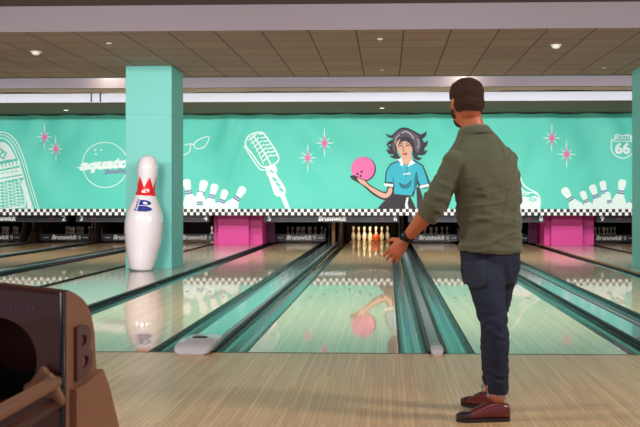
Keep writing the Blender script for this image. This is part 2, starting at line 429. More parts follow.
for a_, b_, lab in ((4, 5, 'beige board island carrying the giant pin and left columns'), (8, 9, 'beige board island carrying the right columns')):
    x0, x1 = right_edge(a_), left_edge(b_)
    gutter(x0, x0+G2, 'dark glossy gutter along the right side of lane %s' % NUM[a_])
    gutter(x1-G2, x1, 'dark glossy gutter along the left side of lane %s' % NUM[b_])
    root = thing('floor_island', lab, 'platform', ((x0+x1)/2, 0, -0.13))
    b = MB(); b.box(x0+G2+0.05, x1-G2-0.05, 0.0, 17.35, -0.13, 0.012, 0.004); local(b.build('deck_board', M_island), root)
    b = MB(); b.box(x0+G2, x0+G2+0.05, 0.0, 17.0, -0.13, 0.016); local(b.build('edge_strip', mat('edge_oak', (176, 120, 72), 0.3, coat=0.4)), root)
    b = MB(); b.box(x1-G2-0.05, x1-G2, 0.0, 17.0, -0.13, 0.018); local(b.build('edge_strip', M_gutter_edge), root)
gutter(left_edge(1)-G2, left_edge(1), 'dark glossy gutter along the left side of lane one')
gutter(right_edge(9), right_edge(9)+G2, 'dark glossy gutter along the right side of lane nine')

# ------------------------------------------------------------------ pin decks: kickbacks, sweeps, masks
M_kick = mat('kickback_board', (60, 46, 36), 0.6, var=0.3, vscale=6)
M_kickwarm = mat('kickback_oak', (150, 104, 58), 0.5)
def kick(x0, x1, y0, lab, m=None):
    b = MB(); b.box(x0, x1, y0, 20.4, -0.13, 0.70)
    b.prism([(y0, 0.0), (y0-0.35, 0.0), (y0-0.30, 0.10), (y0, 0.36)], 'x', x0+0.005, x1-0.005)
    tag(recentre(b.build('kickback_panel', m or M_kick)), lab, 'kickback panel', 'kickback panels beside the pins')
for n in LANE:
    l, r = left_edge(n)-0.2, right_edge(n)+0.2
    kick(l-0.05, l-0.015, 17.4, 'dark upright side panel left of the pins on lane %s' % NUM[n], M_plum if n in (5,) else None)
    kick(r+0.015, r+0.05, 17.4, 'dark upright side panel right of the pins on lane %s' % NUM[n])
# oak post between the lit lane 6 and lane 5
b = MB(); b.box(-1.375, -1.29, 17.05, 17.15, -0.10, 0.74, 0.004)
tag(recentre(b.build('oak_post', M_kickwarm)), 'narrow oak coloured post left of the brightly lit pins', 'post')
x = (LANE[3]+LANE[4])/2
b = MB(); b.box(x-0.045, x+0.045, 17.05, 17.15, -0.10, 0.74, 0.004)
tag(recentre(b.build('oak_post', M_kickwarm)), 'narrow brown post under the mask left of the giant pin', 'post')
# red and brown back curtain per deck
for n, cx in LANE.items():
    b = MB(); prev = None
    for k in range(41):
        x = -0.70+1.40*k/40; y = 0.02*math.sin(x*45)
        cur = (b.bm.verts.new((x, y, 0)), b.bm.verts.new((x, y, 0.66)), b.bm.verts.new((x, y+0.01, 0)), b.bm.verts.new((x, y+0.01, 0.66)))
        if prev:
            b._f([prev[0], cur[0], cur[1], prev[1]], True); b._f([prev[2], prev[3], cur[3], cur[2]], True); b._f([prev[1], cur[1], cur[3], prev[3]])
        prev = cur
    o = b.build('pit_curtain', mat('curtain_dark', (26, 20, 20), 0.9) if n == 1 else bpy.data.materials['curtain_dark']); o.location = (cx, 20.2, -0.1)
    tag(o, 'dark curtain hanging behind the pins of lane %s' % NUM[n], 'curtain', 'curtains behind the pins')

def sweep(n, z=0.0):
    cx = LANE[n]
    root = thing('sweep_board', 'dark pin sweep board with white lettering lowered on lane %s' % NUM[n], 'sweep board', (cx, 17.62, 0.03), 'sweep boards in front of the pins')
    b = MB(); b.box(-0.62, 0.62, -0.02, 0.02, 0.0, 0.19, 0.006); b.build('board', M_mask, root)
    b = MB(); b.box(-0.66, -0.62, -0.03, 0.5, 0.02, 0.34, 0.004); b.build('arm', M_dark, root)
    b = MB(); b.box(0.62, 0.66, -0.03, 0.5, 0.02, 0.34, 0.004); b.build('arm', M_dark, root)
    V, Fc = text2d('Brunswick', 0.155, shear=0.25, fat=0.006, sx=0.98)
    b = MB(); vv = [b.bm.verts.new((x-0.03, -0.024, 0.10+z_)) for x, z_ in V]
    for f in Fc: b._f([vv[i] for i in f])
    # ring mark after the name and dash rows either side
    b.build('lettering', M_white, root)
    for sgn in (-1, 1):
        b = MB()
        for k in range(4):
            x = sgn*(0.46+k*0.035); b.prism([(x, 0.085), (x+0.022, 0.085), (x+0.03, 0.105), (x+0.008, 0.105)], 'y', -0.026, -0.021)
        b.build('dash_mark', M_white, root)
    b = MB(); n_ = 16
    for k in range(n_):
        a0, a1 = 2*PI*k/n_, 2*PI*(k+1)/n_
        q = [(0.375+0.032*math.cos(a0), 0.1+0.045*math.sin(a0)), (0.375+0.032*math.cos(a1), 0.1+0.045*math.sin(a1)), (0.375+0.018*math.cos(a1), 0.1+0.028*math.sin(a1)), (0.375+0.018*math.cos(a0), 0.1+0.028*math.sin(a0))]
        b._f([b.bm.verts.new((u, -0.024, w)) for u, w in q])
    b.build('ring_mark', M_white, root)
for n in (1, 2, 3, 4, 5, 7, 8, 9): sweep(n)

# pins
IN = 0.0254
PROF = [(0, 0), (0.98, 0.0), (1.06, 0.12), (1.41, 0.75), (1.95, 2.25), (2.27, 3.375), (2.383, 4.5), (2.30, 5.875), (1.85, 7.25), (1.24, 8.625), (0.98, 9.375), (0.90, 10.0), (0.935, 10.875), (1.06, 11.75), (1.2, 12.6), (1.273, 13.5), (1.22, 14.1), (1.0, 14.6), (0.6, 14.9), (0, 15)]
def rad_at(z):
    for (r0, z0), (r1, z1) in zip(PROF[1:], PROF[2:]):
        if z0 <= z <= z1: return r0+(r1-r0)*(z-z0)/(z1-z0+1e-9)
    return 0.0
def make_pin():
    root = thing('bowling_pin', 'x', 'bowling pin')
    b = MB(); b.lathe([(r*IN, z*IN) for r, z in PROF], 20); b.build('pin_body', M_pin, root)
    for z0, z1 in ((9.25, 9.7), (10.5, 10.95)):
        b = MB(); b.lathe([(rad_at(z0)*IN, z0*IN), (rad_at(z0)*IN+0.0015, z0*IN), (rad_at(z1)*IN+0.0015, z1*IN), (rad_at(z1)*IN, z1*IN)], 20)
        b.build('neck_stripe', M_pinred, root)
    return root
POS = {(0, 0): 'front pin', (1, -1): 'second row left pin', (1, 1): 'second row right pin', (2, -2): 'third row left pin', (2, 0): 'third row middle pin', (2, 2): 'third row right pin',
       (3, -3): 'back row leftmost pin', (3, -1): 'back row inner left pin', (3, 1): 'back row inner right pin', (3, 3): 'back row rightmost pin'}
first = make_pin(); used = False
for n in (6, 5, 7, 4, 3, 2, 1, 9):
    for (row, k), nm in POS.items():
        if n == 4 and (row, k) not in ((3, 1), (3, 3)): continue
        p = first if not used else copy_tree(first); used = True
        dx = 0
        if n == 4: dx = 0.30 if k == 1 else 0.1
        p.location = (LANE[n]+k*0.1524+dx*0, 18.29+row*0.264, 0.0)
        light_ = {6: 'brightly lit white', 4: 'small bright white'}.get(n, 'dim shadowed')
        p['label'] = '%s bowling pin, %s of lane %s' % (light_, nm, NUM[n]); p['group'] = 'pins standing on lane %s' % NUM[n]
# orange ball reaching the pins
root = thing('bowling_ball', 'glowing orange bowling ball rolling into the pins of lane six', 'bowling ball', (LANE[6]+0.155, 18.12, 0.0))
b = MB(); b.ell((0, 0, 0.108), (0.108, 0.108, 0.108), None, 32, 20); b.build('ball_shell', M_ball, root)
for i, (a, e) in enumerate(((0.15, 0.9), (-0.15, 0.9), (0.0, 0.55))):
    d = Vector((math.sin(a)*math.cos(e), -math.cos(a)*math.cos(e)*0.9, math.sin(e))).normalized()
    b = MB(); M = Matrix.Translation(Vector((0, 0, 0.108))+d*0.1078) @ d.to_track_quat('Z', 'Y').to_matrix().to_4x4()
    b.lathe([(0, 0.0), (0.012, 0.0), (0.012, 0.0008), (0, 0.0008)], 14, M); b.build('finger_hole', M_black, root)

# pit lamps
def pitlamp(n, power, col):
    cx = LANE[n]
    root = thing('pit_lamp', 'slim lamp under the mask at the pin end of lane %s' % NUM[n], 'lamp', (cx, 17.95, 0.74))
    if n not in (4, 6): root.location.y = 16.25  # on these lanes the lamp is made up, set forward to brighten sweep lettering
    b = MB(); b.box(-0.5, 0.5, -0.03, 0.03, -0.03, 0.0); b.build('tube_housing', M_whiteband, root)
    if n in (4, 6): area('pit_lamp_glow', (cx, 17.95, 0.70), (cx, 18.75, 0.12), 0.95, 0.04, power, col)
    if n != 6: area('pit_lamp_glow', (cx, 16.25, 0.70), (cx, 17.62, 0.12), 0.95, 0.04, 2.2, (1, 0.85, 0.7))  # added light aimed at the sweep board
    return root
pitlamp(6, 13, (1, 0.80, 0.45)); pitlamp(4, 7, (1, 0.95, 0.85))
for n in (5, 7, 2, 3, 1, 9, 8): pitlamp(n, 0.22, (1, 0.75, 0.65))

# masking units (one per lane pair)
YM = 15.62
def mask(n, m_, cx, x0, x1, texts):
    root = thing('masking_unit', 'dark navy masking panel over %s' % n, 'masking panel', (cx, YM, 0.57), 'masking panels above the lanes')
    b = MB(); b.box(x0, x1, YM, YM+0.25, 0.575, 0.765, 0.004); local(b.build('panel', M_mask), root)
    b = MB(); b.box(x0, x1, YM-0.012, YM+0.02, 0.570, 0.582, 0.003); local(b.build('bottom_lip', M_mask_lip), root)
    for (s, px, size) in texts:
        X = px
        if s == 'Brunswick': text_part(s, 0.165, (X, YM-0.004, 0.652), 'lettering', M_white, root, shear=0.25, fat=0.007, sx=0.92)
        elif s == 'mark':
            b = MB()
            for q in (0, 0.06): b.prism([(X+q, 0.625), (X+q+0.03, 0.65), (X+q, 0.675), (X+q-0.012, 0.65)], 'y', YM-0.004, YM-0.001)
            local(b.build('red_mark', M_red_small), root)
        else: text_part(s, 0.165, (X, YM-0.004, 0.650), 'lane_number', M_white, root, fat=0.003, sx=1.1)
PAIRS = [((1, 2),), ((3, 4),), ((5, 6),), ((7, 8),)]
for (pa,) in PAIRS:
    a_, c_ = pa; cx = (LANE[a_]+LANE[c_])/2+0.035; x0, x1 = cx-1.58, cx+1.56
    w = x1-x0
    mask('lanes %s and %s' % (NUM[a_], NUM[c_]), None, cx, x0, x1, [(str(a_), cx-1.50+0.05*1, 0), (str(c_), cx+1.485, 0), ('Brunswick', cx+0.01, 0), ('mark', cx-1.2, 0), ('mark', cx+1.15, 0)])
    if a_ in (1, ): pass
cx9 = LANE[9]+0.88+0.035
mask('lane nine at the far right', None, cx9, cx9-1.66, 7.2, [('9', cx9-1.545, 0), ('mark', cx9-1.2, 0), ('Brunswick', cx9+0.01, 0)])

# columns
def column(name, x0, x1, y0, y1, z1, m, lab, cat='column', base=0.012):
    root = thing(name, lab, cat, ((x0+x1)/2, (y0+y1)/2, base))
    b = MB(); b.box(x0, x1, y0, y1, base, z1, 0.006); local(b.build('shaft', m), root); return root
root = column('square_column', -4.06, -3.34, 8.07, 8.92, 3.157, M_teal_wall, 'large pale teal square column behind the giant pin')
b = MB(); b.box(-4.064, -3.336, 8.066, 8.924, 2.40, 2.404); local(b.build('joint_line', M_teal_seam), root)
xr = on_y(632.0, 200, 8.92).x
root = column('square_column', xr, xr+0.72, 8.07, 8.92, 3.157, M_teal_wall, 'pale teal square column at the right edge')
for x0, lab in ((-4.03, 'left'), (3.85, 'right')):
    root = column('pink_column', x0, x0+0.735, 16.06, 16.6, 0.75, M_pink, 'bright pink column base between the lanes, %s one' % lab)
    b = MB(); b.box(x0-0.13, x0+0.735+0.30, 16.25, 17.3, 0.012, 0.75, 0.004); local(b.build('side_panel', M_pink), root)
for X0, lab in ((3.44, 'left of the right pink column'),(-2.99, 'right of the left pink column')):
    b = MB(); prev = None
    for k in range(25):
        x = X0+0.22*k/24; y = 16.9+0.012*math.sin(k*1.3)
        cur = (b.bm.verts.new((x, y, 0.03)), b.bm.verts.new((x, y, 0.72)), b.bm.verts.new((x, y+0.01, 0.03)), b.bm.verts.new((x, y+0.01, 0.72)))
        if prev:
            b._f([prev[0], cur[0], cur[1], prev[1]], True); b._f([prev[2], prev[3], cur[3], cur[2]], True)
        prev = cur
    tag(recentre(b.build('purple_curtain', M_purple)), 'dark purple cloth strip hanging '+lab, 'curtain')

# ------------------------------------------------------------------ banner with its print
YB = 15.55; ZT, ZB = 3.075, 0.80
def wave(x, z):
    h = (z-ZB)/(ZT-ZB)
    n1 = noise.noise(Vector((x*0.55, z*0.4, 1.3))); n2 = noise.noise(Vector((x*0.9+4, z*0.5, 7.7)))
    w = 0.020*math.sin(3.1*(x+0.55*(z-2)) + 4*n1) * (0.5+0.9*abs(n2))
    w += 0.012*math.sin(7.3*(x-0.7*(z-2)) + 5*n2) * (0.2+1.2*max(0, n1))
    w += 0.010*math.sin(x*9.4+1)*max(0, h-0.55)
    return YB - 0.045 + 2.8*w*(0.2+0.8*min(1, h*1.6))
M_banner = mat('banner_turquoise', (86, 206, 188), 0.55, sheen=0.1, bump=0.12, bscale=3, bstretch=(1, 1, 0.5))
pal = {'teal': M_banner, 'white': mat('ink_white', (226, 244, 242), 0.6), 'pink': mat('ink_pink', (230, 110, 170), 0.6), 'mauve': mat('ink_mauve', (130, 130, 170), 0.6),
       'black': mat('ink_black', (42, 34, 46), 0.6), 'skin': mat('ink_skin', (222, 172, 150), 0.6), 'blue': mat('ink_blue', (44, 176, 200), 0.6),
       'deep': mat('ink_deep_teal', (24, 118, 140), 0.6), 'hair': mat('ink_hair', (94, 80, 98), 0.6), 'red': mat('ink_red', (196, 60, 70), 0.6), 'band': mat('ink_band', (96, 136, 170), 0.6), 'greyed': mat('ink_grey', (196, 196, 214), 0.6)}
keys = list(pal.keys())
B = MB()
nx, nz = 380, 40
bx0, bx1 = XL+1.0, 8.6
G = []
for j in range(nz+1):
    row = []
    for i in range(nx+1):
        x = bx0+(bx1-bx0)*i/nx; z = ZB+(ZT-ZB)*j/nz
        if j == nz: z -= 0.022*abs(math.sin(x*3.4))
        row.append(B.bm.verts.new((x, wave(x, z), z)))
    G.append(row)
for j in range(nz):
    for i in range(nx): B._f([G[j][i], G[j][i+1], G[j+1][i+1], G[j+1][i]], True)
def bxz(px, py):
    p = on_y(px, py, YB); return (p.x, p.z)
LAY = 0.0035
def drop(t, ink, lay):
    for _ in range(6):
        es = [e for e in t.edges if e.calc_length() > 0.075]
        if not es: break
        bmesh.ops.subdivide_edges(t, edges=es, cuts=1, use_grid_fill=False); bmesh.ops.triangulate(t, faces=t.faces[:])
    B.mi = keys.index(ink)
    mp = {}
    for v in t.verts:
        v.co.z = max(v.co.z, 0.765); mp[v] = B.bm.verts.new((v.co.x, wave(v.co.x, v.co.z)-LAY*lay, v.co.z))
    for f in t.faces: B._f([mp[v] for v in f.verts], True)
    t.free()
def poly(pts, ink, lay=1, raw=False):
    """closed shape given in photo pixels"""
    q = pts if raw else [bxz(*p) for p in pts]
    tri = geometry.tessellate_polygon([[Vector((x, z, 0)) for x, z in q]])
    t = bmesh.new(); vv = [t.verts.new((x, 0, z)) for x, z in q]
    for a in tri:
        try: t.faces.new([vv[i] for i in a])
        except ValueError: pass
    drop(t, ink, lay)
def smooth_pts(pts, closed=True, n=4):
    out = []; m = len(pts)
    rng = range(m) if closed else range(m-1)
    for i in rng:
        if closed: p0, p1, p2, p3 = pts[i-1], pts[i], pts[(i+1) % m], pts[(i+2) % m]
        else: p0, p1, p2, p3 = pts[max(i-1, 0)], pts[i], pts[i+1], pts[min(i+2, m-1)]
        for k in range(n):
            t = k/n
            out.append(tuple(0.5*((2*p1[c])+(-p0[c]+p2[c])*t+(2*p0[c]-5*p1[c]+4*p2[c]-p3[c])*t*t+(-p0[c]+3*p1[c]-3*p2[c]+p3[c])*t**3) for c in (0, 1)))
    if not closed: out.append(pts[-1])
    return out
def stroke(pts, w, ink, lay=2, closed=False, smooth=True):
    """line of pixel width w"""
    if smooth and len(pts) > 2: pts = smooth_pts(pts, closed)
    q = [Vector(bxz(*p)) for p in pts]; h = w*0.0232/2; t = bmesh.new(); L_ = []
    n = len(q)
    for i, p in enumerate(q):
        a = q[(i-1) % n] if (closed or i > 0) else p; c = q[(i+1) % n] if (closed or i < n-1) else p
        d = (c-a); d = d.normalized() if d.length > 1e-9 else Vector((1, 0)); nn = Vector((-d.y, d.x))*h
        L_.append((t.verts.new((p.x+nn.x, 0, p.y+nn.y)), t.verts.new((p.x-nn.x, 0, p.y-nn.y))))
    for i in range(n if closed else n-1):
        a, c = L_[i], L_[(i+1) % n]
        try: t.faces.new([a[0], a[1], c[1], c[0]])
        except ValueError: pass
    bmesh.ops.triangulate(t, faces=t.faces[:]); drop(t, ink, lay)
def disc(px, py, r, ink, lay=1, ry=None):
    ry = ry or r; poly([(px+r*math.cos(2*PI*k/24), py+ry*math.sin(2*PI*k/24)) for k in range(24)], ink, lay)
def words(s, px, py, h, ink, lay=2, rot=0.0, **kw):
    V, Fc = text2d(s, h*0.0232*1.38, **kw); c = Vector(bxz(px, py)); t = bmesh.new(); ca, sa = math.cos(rot), math.sin(rot)
    vv = [t.verts.new((c.x+x*ca-z*sa, 0, c.y+x*sa+z*ca)) for x, z in V]
    for f in Fc:
        try: t.faces.new([vv[i] for i in f])
        except ValueError: pass
    bmesh.ops.triangulate(t, faces=t.faces[:]); drop(t, ink, lay)
def sparkle(x, y, s=1.0):
    def star(n, R0, r0, ink, lay, vs_=1.0):
        pts = []
        for k in range(2*n):
            a = PI*k/n; r = (R0 if k % 2 == 0 else r0)
            pts.append((x+r*math.sin(a), y-r*math.cos(a)*(vs_ if k % n == 0 else 1)))
        poly(pts, ink, lay)
    poly([(x, y-16*s), (x+1.1*s, y-1), (x, y+16*s), (x-1.1*s, y-1)], 'white', 1)
    poly([(x-10*s, y), (x, y-1.0*s), (x+10*s, y), (x, y+1.0*s)], 'white', 1)
    for a in (1, -1): poly([(x-6*s, y-6*s*a), (x+0.6*s, y-0.6*a), (x+6*s, y+6*s*a), (x-0.6*s, y+0.6*a)], 'white', 1)
    star(8, 4.6*s, 2.0*s, 'pink', 2)
    poly([(x, y-9*s), (x+1.2*s, y), (x, y+9*s), (x-1.2*s, y)], 'pink', 3)
for q in ((44.5, 137), (56, 149), (308, 158), (324.5, 143), (551.2, 138.3), (566, 154.5)): sparkle(*q, s=1.0 if q[0] > 100 else 0.9)
def flat_pin(top, base, lay=1, w=1.0):
    a = Vector(top); d = Vector(base)-a; L_ = d.length; d.normalize(); n = Vector((-d.y, d.x)); k = L_/15
    pr = [(r, z) for r, z in PROF if r > 0 or z in (0, 15)]
    left = [a+d*(15-z)*k+n*r*k*1.25*w for r, z in pr]; right = [a+d*(15-z)*k-n*r*k*1.25*w for r, z in reversed(pr)]
    poly([tuple(p) for p in left+right[1:]], 'white', lay)
    c = a+d*L_*0.34
    for o_ in (0, 0.06): 
        e = a+d*L_*(0.32+o_); stroke([tuple(e-n*1.35*k*w), tuple(e+n*1.35*k*w)], 0.045*L_, 'band', lay+0.5, smooth=False)
def Z1(x, y): return (175+x/3.765, 120+y/3.765)
for i, (t_, b_, l_) in enumerate((((44, 222), (70, 365), 1), ((112, 226), (80, 370), 1), ((95, 270), (96, 395), 2.2), ((152, 240), (118, 375), 1), ((192, 262), (150, 385), 2.2), ((262, 252), (182, 375), 1))):
    flat_pin(Z1(*t_), Z1(*b_), l_)
def Z2(x, y): return (510+x/3.885, 110+y/3.885)
for t_, b_, l_ in (((205, 303), (285, 425), 1), ((278, 315), (322, 425), 2.2), ((316, 290), (360, 420), 1), ((358, 275), (378, 400), 1), ((375, 318), (402, 425), 2.2), ((436, 270), (412, 410), 1), ((492, 318), (438, 425), 2.2)):
    flat_pin(Z2(*t_), Z2(*b_), l_)
# cat-eye glasses
stroke([Z1(*p) for p in ((72, 92), (88, 74), (126, 62), (122, 84), (108, 102), (86, 108), (74, 102))], 0.9, 'white', 1, closed=True)
stroke([Z1(*p) for p in ((70, 92), (58, 90), (38, 96))], 0.9, 'white', 1); stroke([Z1(*p) for p in ((60, 92), (56, 118), (36, 132), (10, 120))], 0.9, 'white', 1)
# round logo
def Z3(x, y): return (75+x/7.11, 140+y/7.11)
stroke([(106+22.5*math.cos(2*PI*k/48), 165+22.5*math.sin(2*PI*k/48)) for k in range(48)], 0.7, 'white', 1, closed=True, smooth=False)
words('aquato', 104.0, 164.5, 9.5, 'white', 2, rot=R(3.5), shear=0.35, fat=0.02, sx=1.35)
stroke([Z3(20, 197), Z3(110, 190)], 0.8, 'white', 2, smooth=False)
words('Bowling', 117, 171.5, 5.0, 'mauve', 2.6, rot=R(3.5), shear=0.35, fat=0.006, sx=1.1)
for q in ((150, 72), (192, 72), (156, 102)):
    c = Z3(*q); poly([(c[0]+(1.6 if k % 2 == 0 else 0.6)*math.sin(PI*k/4), c[1]-(1.6 if k % 2 == 0 else 0.6)*math.cos(PI*k/4)) for k in range(8)], 'white', 2)
# route shield
sh = [(392, 118), (408, 112), (410, 96), (432, 100), (456, 96), (474, 104), (470, 118), (482, 134), (478, 160), (462, 178), (436, 188), (408, 178), (392, 158), (390, 136)]
stroke([Z2(*p) for p in sh], 1.0, 'white', 1, closed=True)
stroke([Z2(*p) for p in ((398, 122), (470, 122))], 0.9, 'white', 1, smooth=False)
words('ROUTE', Z2(438, 0)[0], Z2(0, 108)[1], 4.2, 'white', 2, fat=0.003, sx=1.0)
words('66', Z2(434, 0)[0], Z2(0, 152)[1], 10.5, 'white', 2, fat=0.014, sx=1.05)
# guitar / shoe outline beside the man
def Z4(x, y): return (500+x/6.1, 150+y/6.1)
g = [(-60, 60), (20, 70), (70, 95), (100, 130), (122, 165), (136, 203), (175, 238), (222, 262), (243, 300), (238, 372)]
stroke([Z4(*p) for p in g], 1.4, 'white', 1)
poly([Z4(*p) for p in [(-60, 290), (60, 300), (105, 292), (140, 282), (180, 290), (210, 280), (238, 292), (243, 318), (236, 375), (-60, 375)]], 'white', 1)
for q in ([(105, 240), (130, 250), (150, 270)], [(120, 225), (150, 255), (190, 262)], [(150, 275), (200, 258), (222, 275)], [(100, 285), (140, 270)]): stroke([Z4(*p) for p in q], 1.0, 'white', 1)
stroke([Z4(*p) for p in ((176, 302), (196, 296), (222, 304), (198, 312))], 1.0, 'teal', 2, closed=True)
# microphone
def Z5(x, y): return (230+x/4.27, 120+y/4.27)
stroke([Z5(*p) for p in ((70, 110), (76, 78), (98, 60), (130, 54), (152, 66), (205, 148), (206, 176), (188, 190), (160, 200), (134, 196), (100, 150))], 1.5, 'white', 1, closed=True)
stroke([Z5(*p) for p in ((62, 112), (96, 165), (132, 212), (160, 210))], 1.2, 'white', 1)
for k in range(7):
    t0 = k/6; p0 = (82+62*t0, 82+88*t0); stroke([Z5(p0[0], p0[1]+6), Z5(p0[0]+34, p0[1]-22)], 1.3, 'white', 1.6, smooth=False)
for k in range(7):
    t0 = k/6; p0 = (124+52*t0, 62+92*t0); stroke([Z5(*p0), Z5(p0[0]+26, p0[1]-4)], 1.2, 'white', 1.6, smooth=False)
stroke([Z5(*p) for p in ((100, 66), (130, 110), (160, 160), (176, 192))], 1.6, 'white', 2, )
stroke([Z5(*p) for p in ((88, 72), (112, 118), (146, 190))], 0.9, 'white', 2)
poly([Z5(*p) for p in ((152, 206), (192, 188), (204, 214), (196, 232), (160, 240))], 'white', 1)
poly([Z5(*p) for p in ((164, 238), (198, 228), (238, 292), (240, 312), (206, 328), (190, 318))], 'white', 1)
for k in range(3): stroke([Z5(184+k*14, 246+k*22), Z5(200+k*14, 262+k*22)], 2.2, 'teal', 2, smooth=False)
stroke([Z5(172, 214), Z5(186, 226)], 1.6, 'teal', 2, smooth=False)
poly([Z5(*p) for p in ((214, 322), (234, 316), (262, 392), (246, 396))], 'white', 1)
# jukebox
def Z6(x, y): return (x/4.75, 125+y/4.75)
for q, w in (([(-60, 20), (0, 34), (40, 40), (78, 72), (104, 120), (122, 170), (150, 270), (188, 400)], 0.9), ([(-60, 32), (0, 46), (36, 52), (70, 84), (94, 128), (112, 178), (140, 280), (176, 400)], 0.7),
             ([(-60, 48), (0, 62), (30, 66), (60, 92), (80, 132), (98, 182), (126, 286), (160, 400)], 1.0)): stroke([Z6(*p) for p in q], w, 'white', 1)
poly([Z6(*p) for p in smooth_pts([(-60, 70), (0, 82), (28, 84), (54, 106), (72, 140), (78, 160), (40, 166), (-60, 175)])], 'white', 1)
for q in ([(0, 110), (20, 128), (2, 140)], [(12, 128), (34, 132), (24, 152)], [(-10, 120), (6, 150), (26, 160)]): stroke([Z6(*p) for p in q], 1.6, 'teal', 2)
for y0, y1, k in ((182, 206, 8), (214, 246, 0), (252, 262, 0)):
    poly([Z6(*p) for p in ((-60, y0+18), (98+(y0-180)*0.25, y0-14), (102+(y0-180)*0.25, y1-14), (-60, y1+18))], 'white', 1)
for k in range(5): stroke([Z6(10+k*18, 180-k*3), Z6(14+k*18, 200-k*3)], 1.1, 'teal', 2, smooth=False)
for k in range(4): stroke([Z6(8+k*22, 232-k*3), Z6(22+k*22, 226-k*3)], 1.0, 'teal', 2, smooth=False)
stroke([Z6(*p) for p in ((0, 268), (86, 250), (112, 300), (126, 350), (122, 385), (20, 400))], 1.6, 'white', 1, smooth=False)
for k in range(7):
    stroke([Z6(4+k*17, 272-k*2), Z6(10+k*19, 396)], 0.55, 'white', 1, smooth=False)
for k in range(8):
    y = 282+k*15; stroke([Z6(2, y+8), Z6(96+k*3.6, y-14)], 0.5, 'white', 1, smooth=False); stroke([Z6(2, y-14), Z6(96+k*3.6, y+8)], 0.5, 'white', 1, smooth=False)
poly([Z6(*p) for p in ((104, 262), (118, 262), (156, 400), (134, 400), (128, 340))], 'white', 1)
# woman holding a pink ball
def W(x, y): return (340+x/3.88, 110+y/3.88)
def wp(pts, ink, lay, sm=True): poly([W(*p) for p in (smooth_pts(pts, True, 3) if sm else pts)], ink, lay)
def wsk(pts, w, ink='black', lay=6, closed=False): stroke([W(*p) for p in pts], w, ink, lay, closed)
disc(*W(92, 230), 48/3.88, 'black', 1); disc(*W(89, 228), 46/3.88, 'pink', 2)
for q in ((68, 248), (84, 240), (80, 256)): disc(*W(*q), 1.2, 'black', 3)
wp([(40, 256), (58, 254), (80, 266), (100, 272), (112, 286), (140, 304), (176, 318), (186, 296), (206, 300), (208, 320), (196, 340), (172, 350), (130, 330), (96, 300), (70, 282), (46, 268)], 'black', 3)
wp([(66, 264), (84, 270), (98, 276), (112, 292), (142, 310), (178, 324), (190, 302), (202, 304), (202, 318), (192, 334), (170, 342), (132, 322), (100, 296), (80, 284)], 'skin', 4)
wp([(166, 358), (206, 326), (272, 334), (284, 360), (302, 400), (130, 400)], 'black', 4, False)
wp([(258, 340), (266, 338), (262, 362), (270, 400), (256, 400), (252, 366)], 'white', 5, False)
wp([(296, 300), (308, 300), (322, 340), (322, 400), (300, 400)], 'black', 3, False)
wp([(178, 236), (196, 208), (228, 196), (286, 192), (322, 214), (336, 246), (350, 284), (338, 304), (308, 306), (300, 284), (292, 312), (284, 336), (206, 330), (200, 296), (172, 292)], 'black', 4, False)
wp([(182, 238), (199, 212), (230, 200), (250, 214), (284, 198), (318, 217), (330, 248), (342, 284), (312, 292), (296, 262), (288, 300), (278, 332), (210, 326), (210, 298), (204, 280), (178, 280)], 'blue', 5, False)
wp([(172, 284), (206, 288), (206, 299), (170, 294)], 'white', 6, False); wp([(308, 294), (344, 286), (346, 296), (310, 305)], 'white', 6, False)
wp([(240, 178), (276, 172), (280, 200), (262, 216), (244, 208)], 'skin', 5, False)
wp([(218, 192), (240, 184), (246, 218), (232, 214), (236, 204)], 'white', 6, False); wp([(278, 192), (292, 206), (262, 222), (268, 206)], 'white', 6, False)
wsk([(228, 282), (245, 292), (262, 288), (276, 272)], 0.8); wsk([(206, 262), (208, 280), (214, 300)], 0.7); wsk([(296, 240), (300, 262), (298, 290)], 0.8); wsk([(262, 222), (256, 246), (254, 262)], 0.5)
wp([(290, 252), (298, 254), (296, 292), (286, 318)], 'deep', 6); wp([(228, 284), (246, 294), (262, 292), (278, 276), (268, 302), (240, 304)], 'deep', 6)
wsk([(244, 250), (274, 246)], 1.1, 'white', 7)
for lock in ([(212, 92), (196, 100), (176, 92), (190, 108), (210, 108)], [(204, 118), (190, 122), (180, 138), (194, 134), (206, 138)], [(206, 150), (194, 158), (180, 152), (190, 172), (210, 170)], [(300, 94), (318, 94), (336, 84), (330, 104), (312, 114)], [(316, 124), (330, 126), (340, 118), (336, 140), (320, 146)], [(312, 156), (326, 160), (338, 156), (328, 174), (306, 174)], [(290, 172), (302, 184), (318, 186), (304, 196), (284, 186)]): wp(lock, 'black', 6)
wp([(186, 98), (200, 99), (214, 86), (236, 70), (262, 70), (288, 82), (306, 92), (322, 100), (314, 110), (324, 122), (328, 150), (318, 172), (298, 178), (308, 184), (290, 186), (280, 170), (284, 140), (270, 118), (244, 112), (226, 124), (220, 150), (224, 172), (236, 190), (214, 190), (192, 180), (208, 176), (196, 164), (182, 132), (196, 142), (200, 122), (204, 108)], 'black', 6)
wp([(210, 100), (236, 78), (262, 78), (288, 90), (304, 102), (312, 126), (312, 150), (300, 168), (290, 150), (286, 126), (268, 108), (240, 106), (222, 116), (214, 146), (216, 168), (204, 150), (206, 120)], 'hair', 7)
wp([(218, 130), (238, 112), (266, 114), (280, 134), (278, 162), (264, 184), (252, 192), (238, 180), (224, 158)], 'skin', 7.4)
wp([(236, 112), (254, 103), (276, 112), (288, 134), (284, 160), (276, 140), (262, 124), (246, 122), (232, 130), (224, 142)], 'black', 7.8); wsk([(240, 90), (256, 84), (274, 94), (286, 112)], 0.9, 'greyed', 8.4); wsk([(214, 130), (218, 110), (232, 96)], 0.6, 'greyed', 8.4); wsk([(300, 112), (306, 132), (300, 150)], 0.6, 'greyed', 8.4); wsk([(224, 108), (240, 96), (260, 100)], 0.8, 'black', 8.4)
